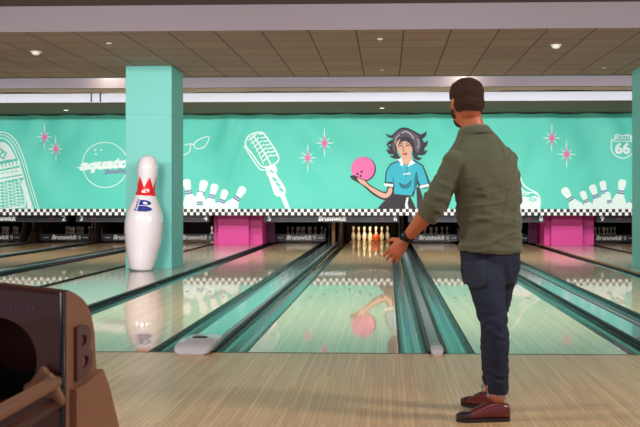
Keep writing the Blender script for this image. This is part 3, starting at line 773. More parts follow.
wsk([(228, 142), (236, 138), (244, 144)], 0.9, 'black', 9); wsk([(256, 142), (264, 136), (272, 140)], 0.9, 'black', 9)
wsk([(228, 134), (236, 129), (244, 134)], 0.6, 'black', 9); wsk([(256, 132), (266, 126), (274, 131)], 0.6, 'black', 9); wsk([(248, 146), (244, 158), (250, 162)], 0.5, 'black', 9)
wp([(242, 170), (250, 167), (262, 168), (254, 177)], 'red', 9)
broot = thing('wall_banner', 'long turquoise fabric banner printed with retro bowling pictures', 'banner', (0, YB, ZB))
o = B.build('cloth', [pal[k] for k in keys], fix=False); local(o, broot)
b = MB(); sq = 0.0735; n0 = int((bx1-bx0)/sq)
for i in range(n0):
    for j in (0, 1):
        b.mi = (i+j) % 2; x = bx0+i*sq; z = 0.728+j*sq
        v = [b.bm.verts.new(q) for q in ((x, YB-0.095, z), (x+sq, YB-0.095, z), (x+sq, YB-0.095, z+sq), (x, YB-0.095, z+sq))]; b._f(v)
b.mi = 0; b.box(bx0, bx0+n0*sq, YB-0.094, YB-0.085, 0.728, 0.728+2*sq)
local(b.build('checker_border', [mat('checker_black', (20, 22, 28), 0.5), mat('checker_white', (240, 240, 240), 0.5)], fix=True), broot)

# ------------------------------------------------------------------ giant pin prop
gp = on_y(144.5, 270.5, 7.72); GX, GY, GH = on_y(141.2, 270, 7.66).x, 7.66, 1.745
S = GH/15.0
root = thing('giant_bowling_pin', 'giant glossy white bowling pin with red crown leaning by the teal column', 'giant pin', (GX, GY, 0.014)); root.rotation_euler = (0, R(3.6), 0)
PB = [(0, 0), (1.35, 0.0), (1.47, 0.10), (1.62, 0.5), (1.95, 1.8), (2.3, 3.5), (2.5, 5.1), (2.52, 6.1), (2.34, 7.4), (1.98, 8.4), (1.52, 9.4), (1.22, 10.1), (1.15, 10.6), (1.18, 11.3), (1.28, 12.2), (1.35, 13.0), (1.31, 13.8), (1.06, 14.5), (0.62, 14.9), (0, 15)]
PB2 = [(r_*0.985, z_) for r_, z_ in PB]
def rb(z):
    z = z/S
    for (r0, z0), (r1, z1) in zip(PB2[1:], PB2[2:]):
        if z0 <= z <= z1: return (r0+(r1-r0)*(z-z0)/(z1-z0+1e-9))*S
    return 0.05
dense = []
zz = sorted(set([p[1] for p in PB2[1:]]))
dense = [(0, 0)]+[(r_*S, z_*S) for r_, z_ in PB2[1:]]
b = MB(); b.lathe(dense, 48); o = b.build('pin_body', M_bigpin, root)
def lean(o): return o
def wrap(poly_az, off, name, m, parent):
    """poly in (angle, z), angle 0 faces the camera (-Y)"""
    t = bmesh.new(); q = [Vector((a*0.15, z, 0)) for a, z in poly_az]; vv = [t.verts.new(v) for v in q]
    for f in geometry.tessellate_polygon([q]):
        try: t.faces.new([vv[i] for i in f])
        except ValueError: pass
    for _ in range(5):
        es = [e for e in t.edges if e.calc_length() > 0.02]
        if not es: break
        bmesh.ops.subdivide_edges(t, edges=es, cuts=1); bmesh.ops.triangulate(t, faces=t.faces[:])
    r = bmesh.ops.extrude_face_region(t, geom=t.faces[:]); top = [g for g in r['geom'] if isinstance(g, bmesh.types.BMVert)]
    ts = set(top)
    for v in t.verts:
        a = v.co.x/0.15; z = v.co.y; rr = rb(z)+(off if v in ts else off-0.0015)
        v.co = Vector((rr*math.sin(a), -rr*math.cos(a), z))
    b = MB(); b.add(t); return b.build(name, m, parent)
# crown
zc0, zc1, zc2 = 9.75*S, 10.75*S, 12.15*S
pts = [(-PI+0.001, zc0)]
nk = 36
for k in range(nk+1): pts.append((-PI+0.001+(2*PI-0.002)*k/nk, zc0)) if k else None
sp = 6
for k in range(sp):
    a1 = PI-0.001-(2*PI-0.002)*k/sp; a0 = PI-0.001-(2*PI-0.002)*(k+1)/sp
    pts += [(a1, zc1), ((a0+a1)/2, zc2)]
pts.append((-PI+0.001, zc1))
wrap(pts, 0.003, 'crown_band', M_crown, root)
# emblem: blue pointed badge in two lobes with small white crown
def zpx(y): return (270.5-y)/113.5*GH
e1 = [(-0.42, zpx(211.5)), (-0.42, zpx(206.8)), (0.10, zpx(206.8)), (0.38, zpx(208.2)), (0.48, zpx(209.8)), (0.36, zpx(211.2)), (0.10, zpx(212.2)), (-0.42, zpx(212.5))]
e2 = [(-0.40, zpx(206.3)), (-0.40, zpx(201.2)), (0.08, zpx(201.2)), (0.36, zpx(202.4)), (0.46, zpx(204.0)), (0.34, zpx(205.4)), (0.10, zpx(206.2))]
e1 = [(a+0.22, z) for a, z in e1]; e2 = [(a+0.22, z) for a, z in e2]
em = wrap(e1, 0.003, 'emblem', M_blue, root); em2 = wrap(e2, 0.003, 'emblem', M_blue, root)
wrap([(0.10, zpx(205.2)), (0.36, zpx(205.2)), (0.39, zpx(202.6)), (0.30, zpx(203.9)), (0.23, zpx(202.2)), (0.15, zpx(203.9)), (0.06, zpx(202.6))], 0.0055, 'small_crown', M_white, em2)
V, Fc = text2d('Brunswick', 0.042, shear=0.2, fat=0.0015)
b = MB(); vv = []
for x, y in V:  # written upwards
    z = zpx(206.5)+x; a = -0.34-y/0.16; r_ = rb(z)+0.003; vv.append(b.bm.verts.new((r_*math.sin(a), -r_*math.cos(a), z)))
for f in Fc: b._f([vv[i] for i in f])
b.build('side_lettering', M_blue, root)
b = MB(); b.lathe([(0, 0), (1.6*S, 0), (1.62*S, 0.02), (0, 0.02)], 40); b.build('base_ring', M_rail, root)

# ------------------------------------------------------------------ ceiling fittings
def detector(px, py, lab):
    z = 3.157; D = F*(z-EYE)/(YH-py); p = on_y(px, py, CAMY+D)
    root = thing('smoke_detector', lab, 'smoke detector', (p.x, p.y, z))
    b = MB(); b.lathe([(0, -0.012), (0.075, -0.012), (0.08, 0.0), (0, 0)], 24); b.build('mount', M_detector, root)
    b = MB(); b.lathe([(0, -0.055), (0.03, -0.052), (0.055, -0.035), (0.06, -0.0121), (0, -0.0121)], 24); b.build('dome', M_detector, root)
detector(36, 49.5, 'round white smoke detector on the left of the tiled ceiling'); detector(556, 46, 'round white smoke detector on the right of the tiled ceiling')
for px, py, lab in ((109, 41.5, 'left of the teal column'), (380, 39, 'above the printed woman, nearer one'), (382, 70, 'above the printed woman, farther one'), (604, 69, 'near the right column')):
    z = 3.157; D = F*(z-EYE)/(YH-py); p = on_y(px, py, CAMY+D)
    root = thing('sprinkler_head', 'tiny white ceiling sprinkler '+lab, 'sprinkler', (p.x, p.y, z))
    b = MB(); b.lathe([(0, -0.01), (0.035, -0.008), (0.04, 0), (0, 0)], 16); b.build('rosette', M_detector, root)
    b = MB(); b.lathe([(0, -0.045), (0.02, -0.045), (0.02, -0.042), (0.006, -0.04), (0.006, -0.0101), (0, -0.0101)], 12); b.build('nozzle', M_rail, root)
for px, py, lab in ((66, 109, 'left'), (382, 108, 'middle')):
    z = 3.085; D = F*(z-EYE)/(YH-py); p = on_y(px, py, CAMY+D)
    root = thing('downlight', 'small lit downlight in the taupe soffit over the banner, %s one' % lab, 'downlight', (p.x, p.y, z))
    b = MB(); b.lathe([(0.045, -0.006), (0.065, -0.006), (0.07, 0.0), (0.045, 0)], 20); b.build('trim_ring', M_detector, root)
    b = MB(); b.lathe([(0, -0.004), (0.045, -0.004), (0.045, -0.001), (0, -0.001)], 20); b.build('lens', M_lampface, root)

# ------------------------------------------------------------------ ball return machine in the foreground
M_ret = mat('return_brown', (80, 38, 27), 0.45, coat=0.2)
M_ret_side = mat('return_tan', (146, 98, 76), 0.5)
M_ret_b = mat('return_letter', (92, 48, 54), 0.4)
M_ret_rail = mat('rack_tan', (140, 98, 74), 0.45)
Y0 = -3.92; RX = -0.945; LX = -1.72
root = thing('ball_return', 'brown ball return machine with round black opening and raised letter B', 'ball return', ((RX+LX)/2, Y0+0.28, 0))
# hood side profile in (y, z)
def sp_(px, py):
    # profile point measured on the right side plane X = RX
    t = (px-320-SX)/F; Y = RX*(math.cos(YAW)+t*math.sin(YAW))/(t*math.cos(YAW)-math.sin(YAW)); d = -RX*math.sin(YAW)+Y*math.cos(YAW)
    return (Y+CAMY, EYE+(YH-py)*d/F)
prof = [sp_(67, 291), sp_(74, 292), sp_(82, 297), sp_(88, 304), sp_(92, 314), sp_(95, 330), sp_(96, 350), sp_(97, 369), sp_(103, 381), sp_(107, 398), sp_(113, 420)]
yb = prof[-1][0]
side = [(Y0, 0.0), (Y0, prof[0][1])]+prof[1:]+[(yb+0.05, 0.12), (yb+0.05, 0.0)]
b = MB(); b.prism(side, 'x', RX-0.06, RX); o = b.build('side_panel', M_ret_side); 
bv = o.modifiers.new('b', 'BEVEL'); bv.width = 0.006; bv.segments = 2; local(o, root); sidep = o
b = MB(); b.prism(side, 'x', LX, LX+0.06); o = b.build('side_panel', M_ret_side); bv = o.modifiers.new('b', 'BEVEL'); bv.width = 0.006; bv.segments = 2; local(o, root)
# top shell between the side panels, crowned a little in x
b = MB(); rowsv = []
topz = prof[0][1]
for y, z in [(Y0-0.012, topz-0.03), (Y0-0.012, topz-0.004), (Y0, topz+0.004)]+prof[1:]+[(yb+0.05, 0.12)]:
    row = []
    for k in range(13):
        u = k/12; x = LX+0.004+(RX-LX-0.008)*u; cz = 0.03*math.sin(PI*u) if z > 0.5 else 0; row.append(b.bm.verts.new((x, y, z+cz)))
    rowsv.append(row)
for a, c in zip(rowsv, rowsv[1:]):
    for k in range(12): b._f([a[k], a[k+1], c[k+1], c[k]], True)
local(b.build('top_shell', M_ret), root)
# front plate with the round opening
HX, HZ, HR = on_y(-5, 360, Y0).x, on_y(-5, 360, Y0).z, 0.128
b = MB()
outer = []; nn = 48
x0, x1, z0, z1 = LX+0.005, RX-0.012, 0.0, topz-0.01
def on_rect(a):
    dx, dz = math.cos(a), math.sin(a); ks = []
    if dx > 1e-6: ks.append((x1-HX)/dx)
    if dx < -1e-6: ks.append((x0-HX)/dx)
    if dz > 1e-6: ks.append((z1-HZ)/dz)
    if dz < -1e-6: ks.append((z0-HZ)/dz)
    k = min(ks); return (HX+dx*k, HZ+dz*k)
angs = sorted([2*PI*k/nn for k in range(nn)]+[math.atan2(zc-HZ, xc-HX) % (2*PI) for xc in (x0, x1) for zc in (z0, z1)])
ri, ro, rd = [], [], []
for a in angs:
    u = on_rect(a); ro.append(b.bm.verts.new((u[0], Y0-0.006, u[1]))); ri.append(b.bm.verts.new((HX+HR*math.cos(a), Y0-0.006, HZ+HR*math.sin(a))))
    rd.append(b.bm.verts.new((HX+HR*0.97*math.cos(a), Y0+0.05, HZ+HR*0.97*math.sin(a))))
n = len(angs)
for k in range(n):
    k2 = (k+1) % n; b._f([ri[k], ri[k2], ro[k2], ro[k]]); b._f([ri[k2], ri[k], rd[k], rd[k2]], True)
front = local(b.build('front_plate', M_ret), root)
b = MB(); M = Matrix.Translation((HX, Y0+0.05, HZ)) @ Matrix.Rotation(-PI/2, 4, 'X')
b.lathe([(HR*0.97, 0), (HR*0.97, 0.28), (0, 0.28)], 40, M); local(b.build('opening_tunnel', M_black), root)
b = MB(); b.tube([(RX-0.008, Y0-0.012, 0.0), (RX-0.008, Y0-0.012, topz-0.004)], 0.008, 10); local(b.build('corner_trim', M_dark), root)
pt = on_y(12, 308, Y0)
V, Fc = text2d('BRUNSWICK', 0.022, fat=0.0004, spacing=1.3); b = MB(); vv = [b.bm.verts.new((pt.x+x, Y0-0.0085, pt.z+z)) for x, z in V]
for f in Fc: b._f([vv[i] for i in f])
local(b.build('plate_lettering', mat('plate_purple', (130, 70, 110), 0.4)), front)
# raised letter B on the side panel
V, Fc = text2d('B', 0.225, fat=0.005, sx=1.35)
cB = sp_(81, 354); b = MB()
vv = [b.bm.verts.new((RX-0.001, cB[0]+x*1.0, cB[1]+z*1.0)) for x, z in V]
for f in Fc: b._f([vv[i] for i in f])
r_ = bmesh.ops.extrude_face_region(b.bm, geom=b.bm.faces[:])
for g_ in r_['geom']:
    if isinstance(g_, bmesh.types.BMVert): g_.co.x += 0.012
local(b.build('letter_badge', M_ret_b), sidep)
# lower skirt step on the side
sk = [sp_(97, 372), sp_(103, 384), sp_(107, 400), sp_(113, 424)]
b = MB(); b.prism([(Y0+0.03, 0.0), (Y0+0.03, sp_(72, 388)[1]), (Y0+0.12, sk[0][1]-0.005), (sk[0][0], sk[0][1]+0.01)]+sk[1:]+[(sk[-1][0]+0.06, 0.1), (sk[-1][0]+0.06, 0)], 'x', RX, RX+0.02)
local(b.build('side_skirt', M_ret_side), root)
# rack rails running towards the camera
p = on_y(52, 384, Y0-0.05)
rz = p.z; rx = p.x
b = MB(); b.tube([(rx, Y0+0.02, rz), (rx, Y0-0.1, rz), (rx, -5.3, rz)], 0.02, 16); rail1 = local(b.build('rack_rail', M_ret_rail), root)
b = MB(); b.tube([(rx, Y0+0.02, rz-0.065), (rx, -5.3, rz-0.065)], 0.02, 12); local(b.build('rack_rail', M_ret), root)
b = MB(); b.tube([(rx-0.5, Y0+0.02, rz), (rx-0.5, -5.3, rz)], 0.028, 16); local(b.build('rack_rail', M_ret_rail), root)
# sculpted bracket holding the rail
b = MB(); c0 = on_y(46, 371, Y0-0.03)
b.cap((c0.x-0.03, c0.y, c0.z-0.035), 0.017, (c0.x-0.005, c0.y-0.01, c0.z-0.005), 0.016); b.cap((c0.x-0.005, c0.y-0.01, c0.z+0.002), 0.016, (c0.x+0.015, c0.y-0.02, c0.z-0.03), 0.017)
b.cap((c0.x+0.015, c0.y-0.02, c0.z-0.02), 0.021, (c0.x+0.045, c0.y-0.01, c0.z-0.085), 0.017); b.cap((c0.x-0.05, c0.y, c0.z-0.05), 0.018, (c0.x+0.01, c0.y, c0.z-0.06), 0.02)
remesh(b, 'rail_bracket', M_ret_rail, 0.005, 6, parent=root)

# ------------------------------------------------------------------ the man
M_skin = mat('skin', (194, 110, 74), 0.5, bump=0.05, bscale=200); M_skin.node_tree.nodes['Principled BSDF'].inputs['Subsurface Weight'].default_value = 0.08
M_hair = mat('dark_brown_hair', (62, 38, 26), 0.75, spec=0.25, bump=1.0, bscale=190, bstretch=(1, 1, 0.35), var=0.35, vscale=70)
M_beard = mat('beard_brown', (58, 36, 28), 0.7, bump=0.8, bscale=220)
M_shirt = mat('olive_shirt', (88, 89, 66), 0.85, sheen=0.2, bump=0.15, bscale=300, var=0.06, vscale=6)
M_jeans = mat('navy_denim', (26, 34, 56), 0.85, bump=0.25, bscale=260, var=0.5, vscale=8)
M_thread = mat('denim_seam', (58, 60, 78), 0.8)
M_shoe = mat('oxblood_leather', (104, 28, 30), 0.35, coat=0.3, var=0.2, vscale=20)
M_shoe_dark = mat('toe_leather_dark', (44, 16, 22), 0.3, coat=0.4)
M_sole = mat('sole_dark', (34, 22, 24), 0.6)
M_sole_l = mat('sole_pale', (150, 110, 96), 0.6)
M_eye = mat('eye_white', (230, 226, 220), 0.2)
M_iris = mat('iris_dark', (40, 26, 18), 0.2)
def J(px, py, yc): return on_y(px, py, yc+CAMY)
man = thing('person', 'bearded man in olive green shirt, dark jeans and red shoes, back turned, arm swung forward', 'person', (0.5, -2.0, 0))
shL, shR = J(454, 162, 4.74), J(505, 161, 4.92)
elL, wrL = J(434, 206, 4.74), J(406, 239, 4.88)
elR, wrR = J(511, 198, 5.10), J(488, 214, 5.22)
neck0, neck1 = J(475, 135, 4.83), J(468.5, 112, 4.83)
hipL, hipR = J(480, 256, 4.79), J(501, 255, 4.89)
knL, anL = J(495, 326, 4.66), J(498, 397, 4.68)
knR, anR = J(493, 322, 4.90), J(492, 388, 4.90)
fy = R(30)                                    # torso turned 30 degrees to the left of straight away
side_v = Vector((math.cos(fy), math.sin(fy), 0)); fwd = Vector((-math.sin(fy), math.cos(fy), 0))
hy = R(24); hs = Vector((math.cos(hy), math.sin(hy), 0)); hf = Vector((-math.sin(hy), math.cos(hy), 0)); up = Vector((0, 0, 1))
def torso(mb, g):
    T = [(253, 490.5, 0.158, 0.118), (238, 490.5, 0.155, 0.112), (222, 490, 0.152, 0.108), (205, 488.5, 0.158, 0.11), (188, 486.5, 0.170, 0.116), (172, 483.5, 0.183, 0.120), (160, 481, 0.182, 0.113), (150, 479.5, 0.158, 0.100), (142, 478, 0.122, 0.085), (136, 476.5, 0.090, 0.075), (130, 475, 0.062, 0.062)]
    mb.rings([(J(x, y, 4.83), side_v*(a+g), fwd*(d+g), 0.9) for y, x, a, d in T], 32)
def limb(mb, pts):
    for (p, r), (q, s) in zip(pts, pts[1:]): mb.cap(p, r, q, s)
# --- body: one continuous skin surface
b = MB()
torso(b, -0.012)
b.rings([(J(490, 275, 4.83), hs*0.13, hf*0.1, 0.9), (J(490, 262, 4.83), hs*0.15, hf*0.11, 0.9), (J(490, 248, 4.83), hs*0.15, hf*0.105, 0.9)], 28)
limb(b, [(shL, 0.052), (shL.lerp(elL, 0.5), 0.045), (elL, 0.040), (elL.lerp(wrL, 0.35), 0.043), (wrL, 0.027)])
limb(b, [(shR, 0.052), (elR, 0.040), (elR.lerp(wrR, 0.3), 0.043), (wrR, 0.027)])
limb(b, [(hipL, 0.078), (hipL.lerp(knL, 0.5), 0.07), (knL, 0.052), (knL.lerp(anL, 0.3), 0.053), (anL, 0.036)])
limb(b, [(hipR, 0.078), (hipR.lerp(knR, 0.5), 0.07), (knR, 0.052), (knR.lerp(anR, 0.3), 0.053), (anR, 0.036)])
toeL = Vector((-1, -0.10, 0)).normalized(); toeR = Vector((-0.66, 0.75, 0)).normalized()
for an, t in ((anL, toeL), (anR, toeR)): b.cap((an.x, an.y, 0.045), 0.027, Vector((an.x, an.y, 0.032))+t*0.12, 0.015)
b.cap(neck0, 0.060, neck1, 0.054)
hc = J(466.5, 104, 4.84)
ya = R(20); hr = Vector((math.cos(ya), math.sin(ya), 0)); hd = Vector((-math.sin(ya), math.cos(ya), -0.08)).normalized(); hu = hr.cross(hd).normalized()
HM = Matrix((hr, hd, hu)).transposed()
def H(a, c, d): return hc+hr*a+hd*c+hu*d
b.ell(H(0, -0.008, 0.03), (0.074, 0.094, 0.088), HM); b.ell(H(0, 0.030, -0.030), (0.062, 0.066, 0.082), HM); b.ell(H(0, 0.058, -0.078), (0.036, 0.036, 0.030), HM)
b.ell(H(0, -0.03, -0.03), (0.062, 0.060, 0.06), HM)
b.cap(H(0, 0.086, 0.0), 0.010, H(0, 0.104, -0.03), 0.013); b.ell(H(0, 0.075, 0.02), (0.05, 0.022, 0.012), HM)
for s in (-1, 1):
    b.ell(H(0.074*s, -0.004, -0.005), (0.011, 0.018, 0.031), HM); b.ell(H(0.081*s, -0.014, 0.004), (0.006, 0.013, 0.022), HM)
# left hand: palm, four bent fingers of unequal length and a thumb from the side of the palm
def hand(mb, wr, d, across, palmn, curl=0.5, sgn=1):
    d = d.normalized(); across = (across-d*across.dot(d)).normalized(); pn = d.cross(across).normalized()*sgn
    c = wr+d*0.05
    M = Matrix((across, pn, d)).transposed()
    mb.ell(c, (0.040, 0.017, 0.052), M); mb.ell(c+d*0.025, (0.041, 0.015, 0.030), M); mb.cap(wr-d*0.01, 0.025, wr+d*0.03, 0.024)
    for k, (L_, off) in enumerate(((0.072, 0.031), (0.080, 0.0105), (0.075, -0.0105), (0.058, -0.031))):
        p = c+d*0.040+across*off; dd = (d+across*off*3).normalized(); r = 0.0092 if k < 3 else 0.008
        q = p; a = 0.12+0.08*k
        for seg, f_ in enumerate((0.45, 0.31, 0.24)):
            a += curl*(0.35+0.25*seg); v = dd*math.cos(a)+pn*math.sin(a)
            q2 = q+v*L_*f_; mb.cap(q, r-0.0006*seg, q2, r-0.0006*(seg+1), 12); q = q2
    t0 = c-d*0.018+across*0.026; t1 = t0+(d*0.55+across*0.75+pn*0.35).normalized()*0.042; t2 = t1+(d*0.85+across*0.35+pn*0.4).normalized()*0.034
    mb.cap(t0, 0.014, t1, 0.011, 12); mb.cap(t1, 0.011, t2, 0.0088, 12)
dh = (J(385, 264, 4.92)-wrL)
hand(b, wrL, dh, Vector((-0.76, 0.25, 0.6)), None, 0.34, 1)
hand(b, wrR, Vector((-0.8, 0.5, -0.1)), Vector((0, 0.2, 1)), None, 0.6, 1)
body = remesh(b, 'body', M_skin, 0.0042, 4, parent=man)
# face
def put(nm, fn, m):
    q = MB(); fn(q); return local(q.build(nm, m), man)
for s in (-1, 1):
    put('eye', lambda q: q.ell(H(0.031*s, 0.082, 0.004), (0.012, 0.010, 0.008), HM), M_eye); put('iris', lambda q: q.ell(H(0.031*s, 0.0905, 0.004), (0.005, 0.003, 0.005), HM), M_iris)
    put('eyebrow', lambda q: q.cap(H(0.016*s, 0.096, 0.021), 0.004, H(0.048*s, 0.083, 0.023), 0.003), M_hair)
put('mouth', lambda q: q.cap(H(-0.020, 0.090, -0.055), 0.005, H(0.020, 0.090, -0.055), 0.005), mat('lips', (160, 84, 74), 0.5))
# hair: short, fuller on top
b = MB()
b.ell(H(0, -0.006, 0.048), (0.084, 0.108, 0.084), HM); b.ell(H(0.0, 0.035, 0.085), (0.066, 0.062, 0.040), HM); b.ell(H(0, -0.026, 0.0), (0.079, 0.083, 0.078), HM); b.ell(H(0, -0.028, -0.03), (0.0675, 0.069, 0.066), HM)
hair = remesh(b, 'hair', M_hair, 0.005, 3, disp=lambda c, n: 0.003*noise.noise(c*38)+0.002*noise.noise(c*90))
bm_ = bmesh.new(); bm_.from_mesh(hair.data)
def hair_keep(c):
    l = c-hc; a, f_, u = l.dot(hr), l.dot(hd), l.dot(hu)
    lim = -0.052 if f_ < -0.03 else (-0.052+(f_+0.03)*1.1 if f_ < 0.04 else 0.025+(f_-0.04)*0.9)
    if f_ > 0.02: lim = max(lim, 0.02)
    return u > lim
dl = [v for v in bm_.verts if not hair_keep(v.co)]
bmesh.ops.delete(bm_, geom=dl, context='VERTS'); bm_.to_mesh(hair.data); bm_.free(); local(hair, man)
b = MB()
b.ell(H(0, 0.052, -0.074), (0.048, 0.046, 0.040), HM); b.ell(H(0, 0.032, -0.045), (0.0655, 0.058, 0.045), HM)
for s in (-1, 1): b.cap(H(0.064*s, 0.030, -0.01), 0.007, H(0.060*s, 0.035, -0.05), 0.012)
bd = remesh(b, 'beard', M_beard, 0.004, 2, disp=lambda c, n: 0.002*noise.noise(c*90)); 
bm_ = bmesh.new(); bm_.from_mesh(bd.data)
dl = [v for v in bm_.verts if ((v.co-hc).dot(hd) < 0.012) or ((v.co-hc).dot(hu) > -0.03 and abs((v.co-hc).dot(hr)) < 0.045)]
bmesh.ops.delete(bm_, geom=dl, context='VERTS'); bm_.to_mesh(bd.data); bm_.free(); local(bd, man)
# shirt
b = MB(); torso(b, 0.006)
b.rings([(J(490.5, 256, 4.83), hs*0.160, hf*0.125, 0.9), (J(490.5, 244, 4.83), hs*0.160, hf*0.122, 0.9)], 32)
b.cap(shL+Vector((0.01, 0, 0)), 0.062, shL.lerp(elL, 0.5), 0.062); limb(b, [(shL.lerp(elL, 0.5), 0.064), (elL, 0.058), (elL.lerp(wrL, 0.18), 0.054)])
limb(b, [(shR-Vector((0.01, 0, 0)), 0.062), (shR.lerp(elR, 0.5), 0.062), (elR, 0.055), (elR.lerp(wrR, 0.2), 0.05)])
for sh in (shL, shR): b.cap(sh, 0.06, neck0.lerp(sh, 0.45)+Vector((0, 0, -0.035)), 0.055)
waistz = J(490, 252, 4.83).z
def shirt_disp(c, n):
    h = (c.z-waistz)
    q = c-neck0
    def ridge(a, k1, k2, seed):
        u = side_v.dot(q)*math.cos(a)+q.z*math.sin(a); v = -side_v.dot(q)*math.sin(a)+q.z*math.cos(a)
        r = 1-abs(noise.noise(Vector((u*k1, v*k2, q.y*4+seed))))*2.4
        return max(0, r)**2.2
    low = max(0.15, 1-abs(h-0.10)*3.0)
    f1 = 0.012*ridge(0.25, 4.0, 17, 1.0)*low+0.008*ridge(-0.3, 5.0, 24, 5.0)*low
    f2 = 0.010*ridge(1.15, 4.0, 11, 9.0)*min(1, max(0, h*3.5))*(1 if n.y < 0 else 0.5)
    f3 = 0.006*noise.noise(Vector((c.x*9, c.y*9, c.z*13+3)))
    e = c-elL; al = e.dot((wrL-shL).normalized())
    f4 = 0.012*max(0, 1-abs(noise.noise(Vector((al*26, c.y*7, c.x*5+2)))*2.4))**2*max(0, 1-e.length/0.2)
    return f1+f2+f3+f4-0.004
shirt = remesh(b, 'shirt', M_shirt, 0.006, 5, disp=shirt_disp)
# cut an opening at the hem and neck and sleeve ends by removing end faces
bm_ = bmesh.new(); bm_.from_mesh(shirt.data)
cuff = elL.lerp(wrL, 0.24); cd_ = (wrL-elL).normalized()
cufr = elR.lerp(wrR, 0.26); cr_ = (wrR-elR).normalized()
def cutv(c):
    hem = waistz+0.004-0.012*math.sin((c.x-0.4)*9)
    if c.z < hem: return True
    if (c-cuff).dot(cd_) > 0 and (c-cuff).length < 0.12: return True
    if (c-cufr).dot(cr_) > 0 and (c-cufr).length < 0.12: return True
    q = c-neck0
    return (c.z > neck0.z+0.012)
dl = [v for v in bm_.verts if cutv(v.co)]
bmesh.ops.delete(bm_, geom=dl, context='VERTS'); bm_.to_mesh(shirt.data); bm_.free()
so = shirt.modifiers.new('s', 'SOLIDIFY'); so.thickness = 0.004; so.offset = 0
local(shirt, man)
# rolled cuffs
for e_, w_, t0, t1, r0 in ((elL, wrL, 0.10, 0.27, 0.056), (elR, wrR, 0.10, 0.27, 0.053)):
    d = (w_-e_).normalized(); a = d.cross(up).normalized(); c_ = a.cross(d)
    b = MB(); rr = []
    for k in range(9):
        t = t0+(t1-t0)*k/8; rad = r0+0.004*math.sin(k*1.6)-0.006*k/8
        rr.append((e_.lerp(w_, t), a*rad, c_*rad*0.97, 1))
    for k in range(9)[::-1]:
        t = t0+(t1-t0)*k/8; rad = r0-0.009-0.006*k/8
        rr.append((e_.lerp(w_, t), a*rad, c_*rad*0.97, 1))
    b.rings(rr, 28, cap=False); local(b.build('rolled_cuff', M_shirt), shirt).data
    cu_ = shirt.children[-1]; 
# collar: band that stands round the neck, lower in front
b = MB(); rr = []
nd = (neck1-neck0).normalized()
ca = side_v; cb = fwd
for (t, rad) in ((-0.022, 0.088), (0.004, 0.077), (0.026, 0.070), (0.028, 0.074), (0.012, 0.083), (-0.012, 0.094), (-0.020, 0.094)):
    rr.append((neck0+nd*t+Vector((0, 0, 0.006)), ca*rad, cb*rad*1.0+Vector((0, 0, -0.22*rad)), 1))
b.rings(rr, 36, cap=False); collar = local(b.build('collar', M_shirt), man)
# back yoke seam
# jeans
b = MB()
b.rings([(J(490, 284, 4.83), hs*0.135, hf*0.105, 0.9), (J(490, 270, 4.83), hs*0.152, hf*0.12, 0.9), (J(490.5, 256, 4.83), hs*0.156, hf*0.118, 0.9), (J(490.5, 243, 4.83), hs*0.150, hf*0.108, 0.9)], 28)
limb(b, [(hipL+Vector((0.012, 0, -0.06)), 0.102), (hipL.lerp(knL, 0.42), 0.090), (hipL.lerp(knL, 0.75), 0.074), (knL, 0.066), (knL.lerp(anL, 0.3), 0.065), (knL.lerp(anL, 0.7), 0.055), (anL+Vector((0.002, 0, 0.045)), 0.053)])
limb(b, [(hipR+Vector((-0.012, 0, -0.06)), 0.102), (hipR.lerp(knR, 0.42), 0.088), (hipR.lerp(knR, 0.75), 0.074), (knR, 0.066), (knR.lerp(anR, 0.3), 0.064), (anR+Vector((0, 0, 0.045)), 0.050)])
def jean_disp(c, n):
    w = noise.noise(c*7)
    kz = max(0, 1-abs(c.z-knL.z)/0.14); az = max(0, 1-abs(c.z-0.2)/0.18); tz = max(0, 1-abs(c.z-0.72)/0.15)
    return (math.sin(c.z*95+11*w+c.x*40+4*noise.noise(c*16))*0.0032)*(0.1+kz+az)+0.006*noise.noise(c*14)+0.003*math.sin((c.x+0.6*c.z)*80+5*w)*tz
jeans = remesh(b, 'jeans', M_jeans, 0.006, 4, disp=jean_disp)
bm_ = bmesh.new(); bm_.from_mesh(jeans.data)
dl = [v for v in bm_.verts if v.co.z < 0.128+0.012*noise.noise(v.co*60)]
bmesh.ops.delete(bm_, geom=dl, context='VERTS'); bm_.to_mesh(jeans.data); bm_.free()
so = jeans.modifiers.new('s', 'SOLIDIFY'); so.thickness = 0.004; so.offset = -1
local(jeans, man)
# back pocket
pc = J(474, 274, 4.70)
b = MB(); nrm = Vector((-0.25, -0.95, 0.1)).normalized(); pa = Vector((0.95, -0.25, 0)).normalized()
def snap(pt):
    hit = jeans.closest_point_on_mesh(pt-Vector(man.location)) if False else None
    return pt
from mathutils.bvhtree import BVHTree
bt = BVHTree.FromPolygons([v.co+man.location for v in jeans.data.vertices], [tuple(p.vertices) for p in jeans.data.polygons])
grid = []
for j in range(9):
    row = []
    for i in range(9):
        u = (i/8-0.5)*0.125; v = (j/8-0.5)*0.13
        if j < 2: v -= (0.015*(1-abs(i/8-0.5)*2))*(2-j)/2
        st = pc+pa*u+up*v+nrm*0.25; h_ = bt.ray_cast(st, -nrm)
        pt_ = (h_[0]+nrm*0.004) if h_[0] else None; row.append(b.bm.verts.new(pt_) if pt_ else None)
    grid.append(row)
for j in range(8):
    for i in range(8):
        q = [grid[j][i], grid[j][i+1], grid[j+1][i+1], grid[j+1][i]]
        if all(q): b._f(q, True)
pk = b.build('back_pocket', mat('pocket_denim', (38, 42, 60), 0.85, bump=0.2, bscale=260)); so = pk.modifiers.new('s', 'SOLIDIFY'); so.thickness = 0.003
pk.location = (0, 0, 0); local(pk, man)
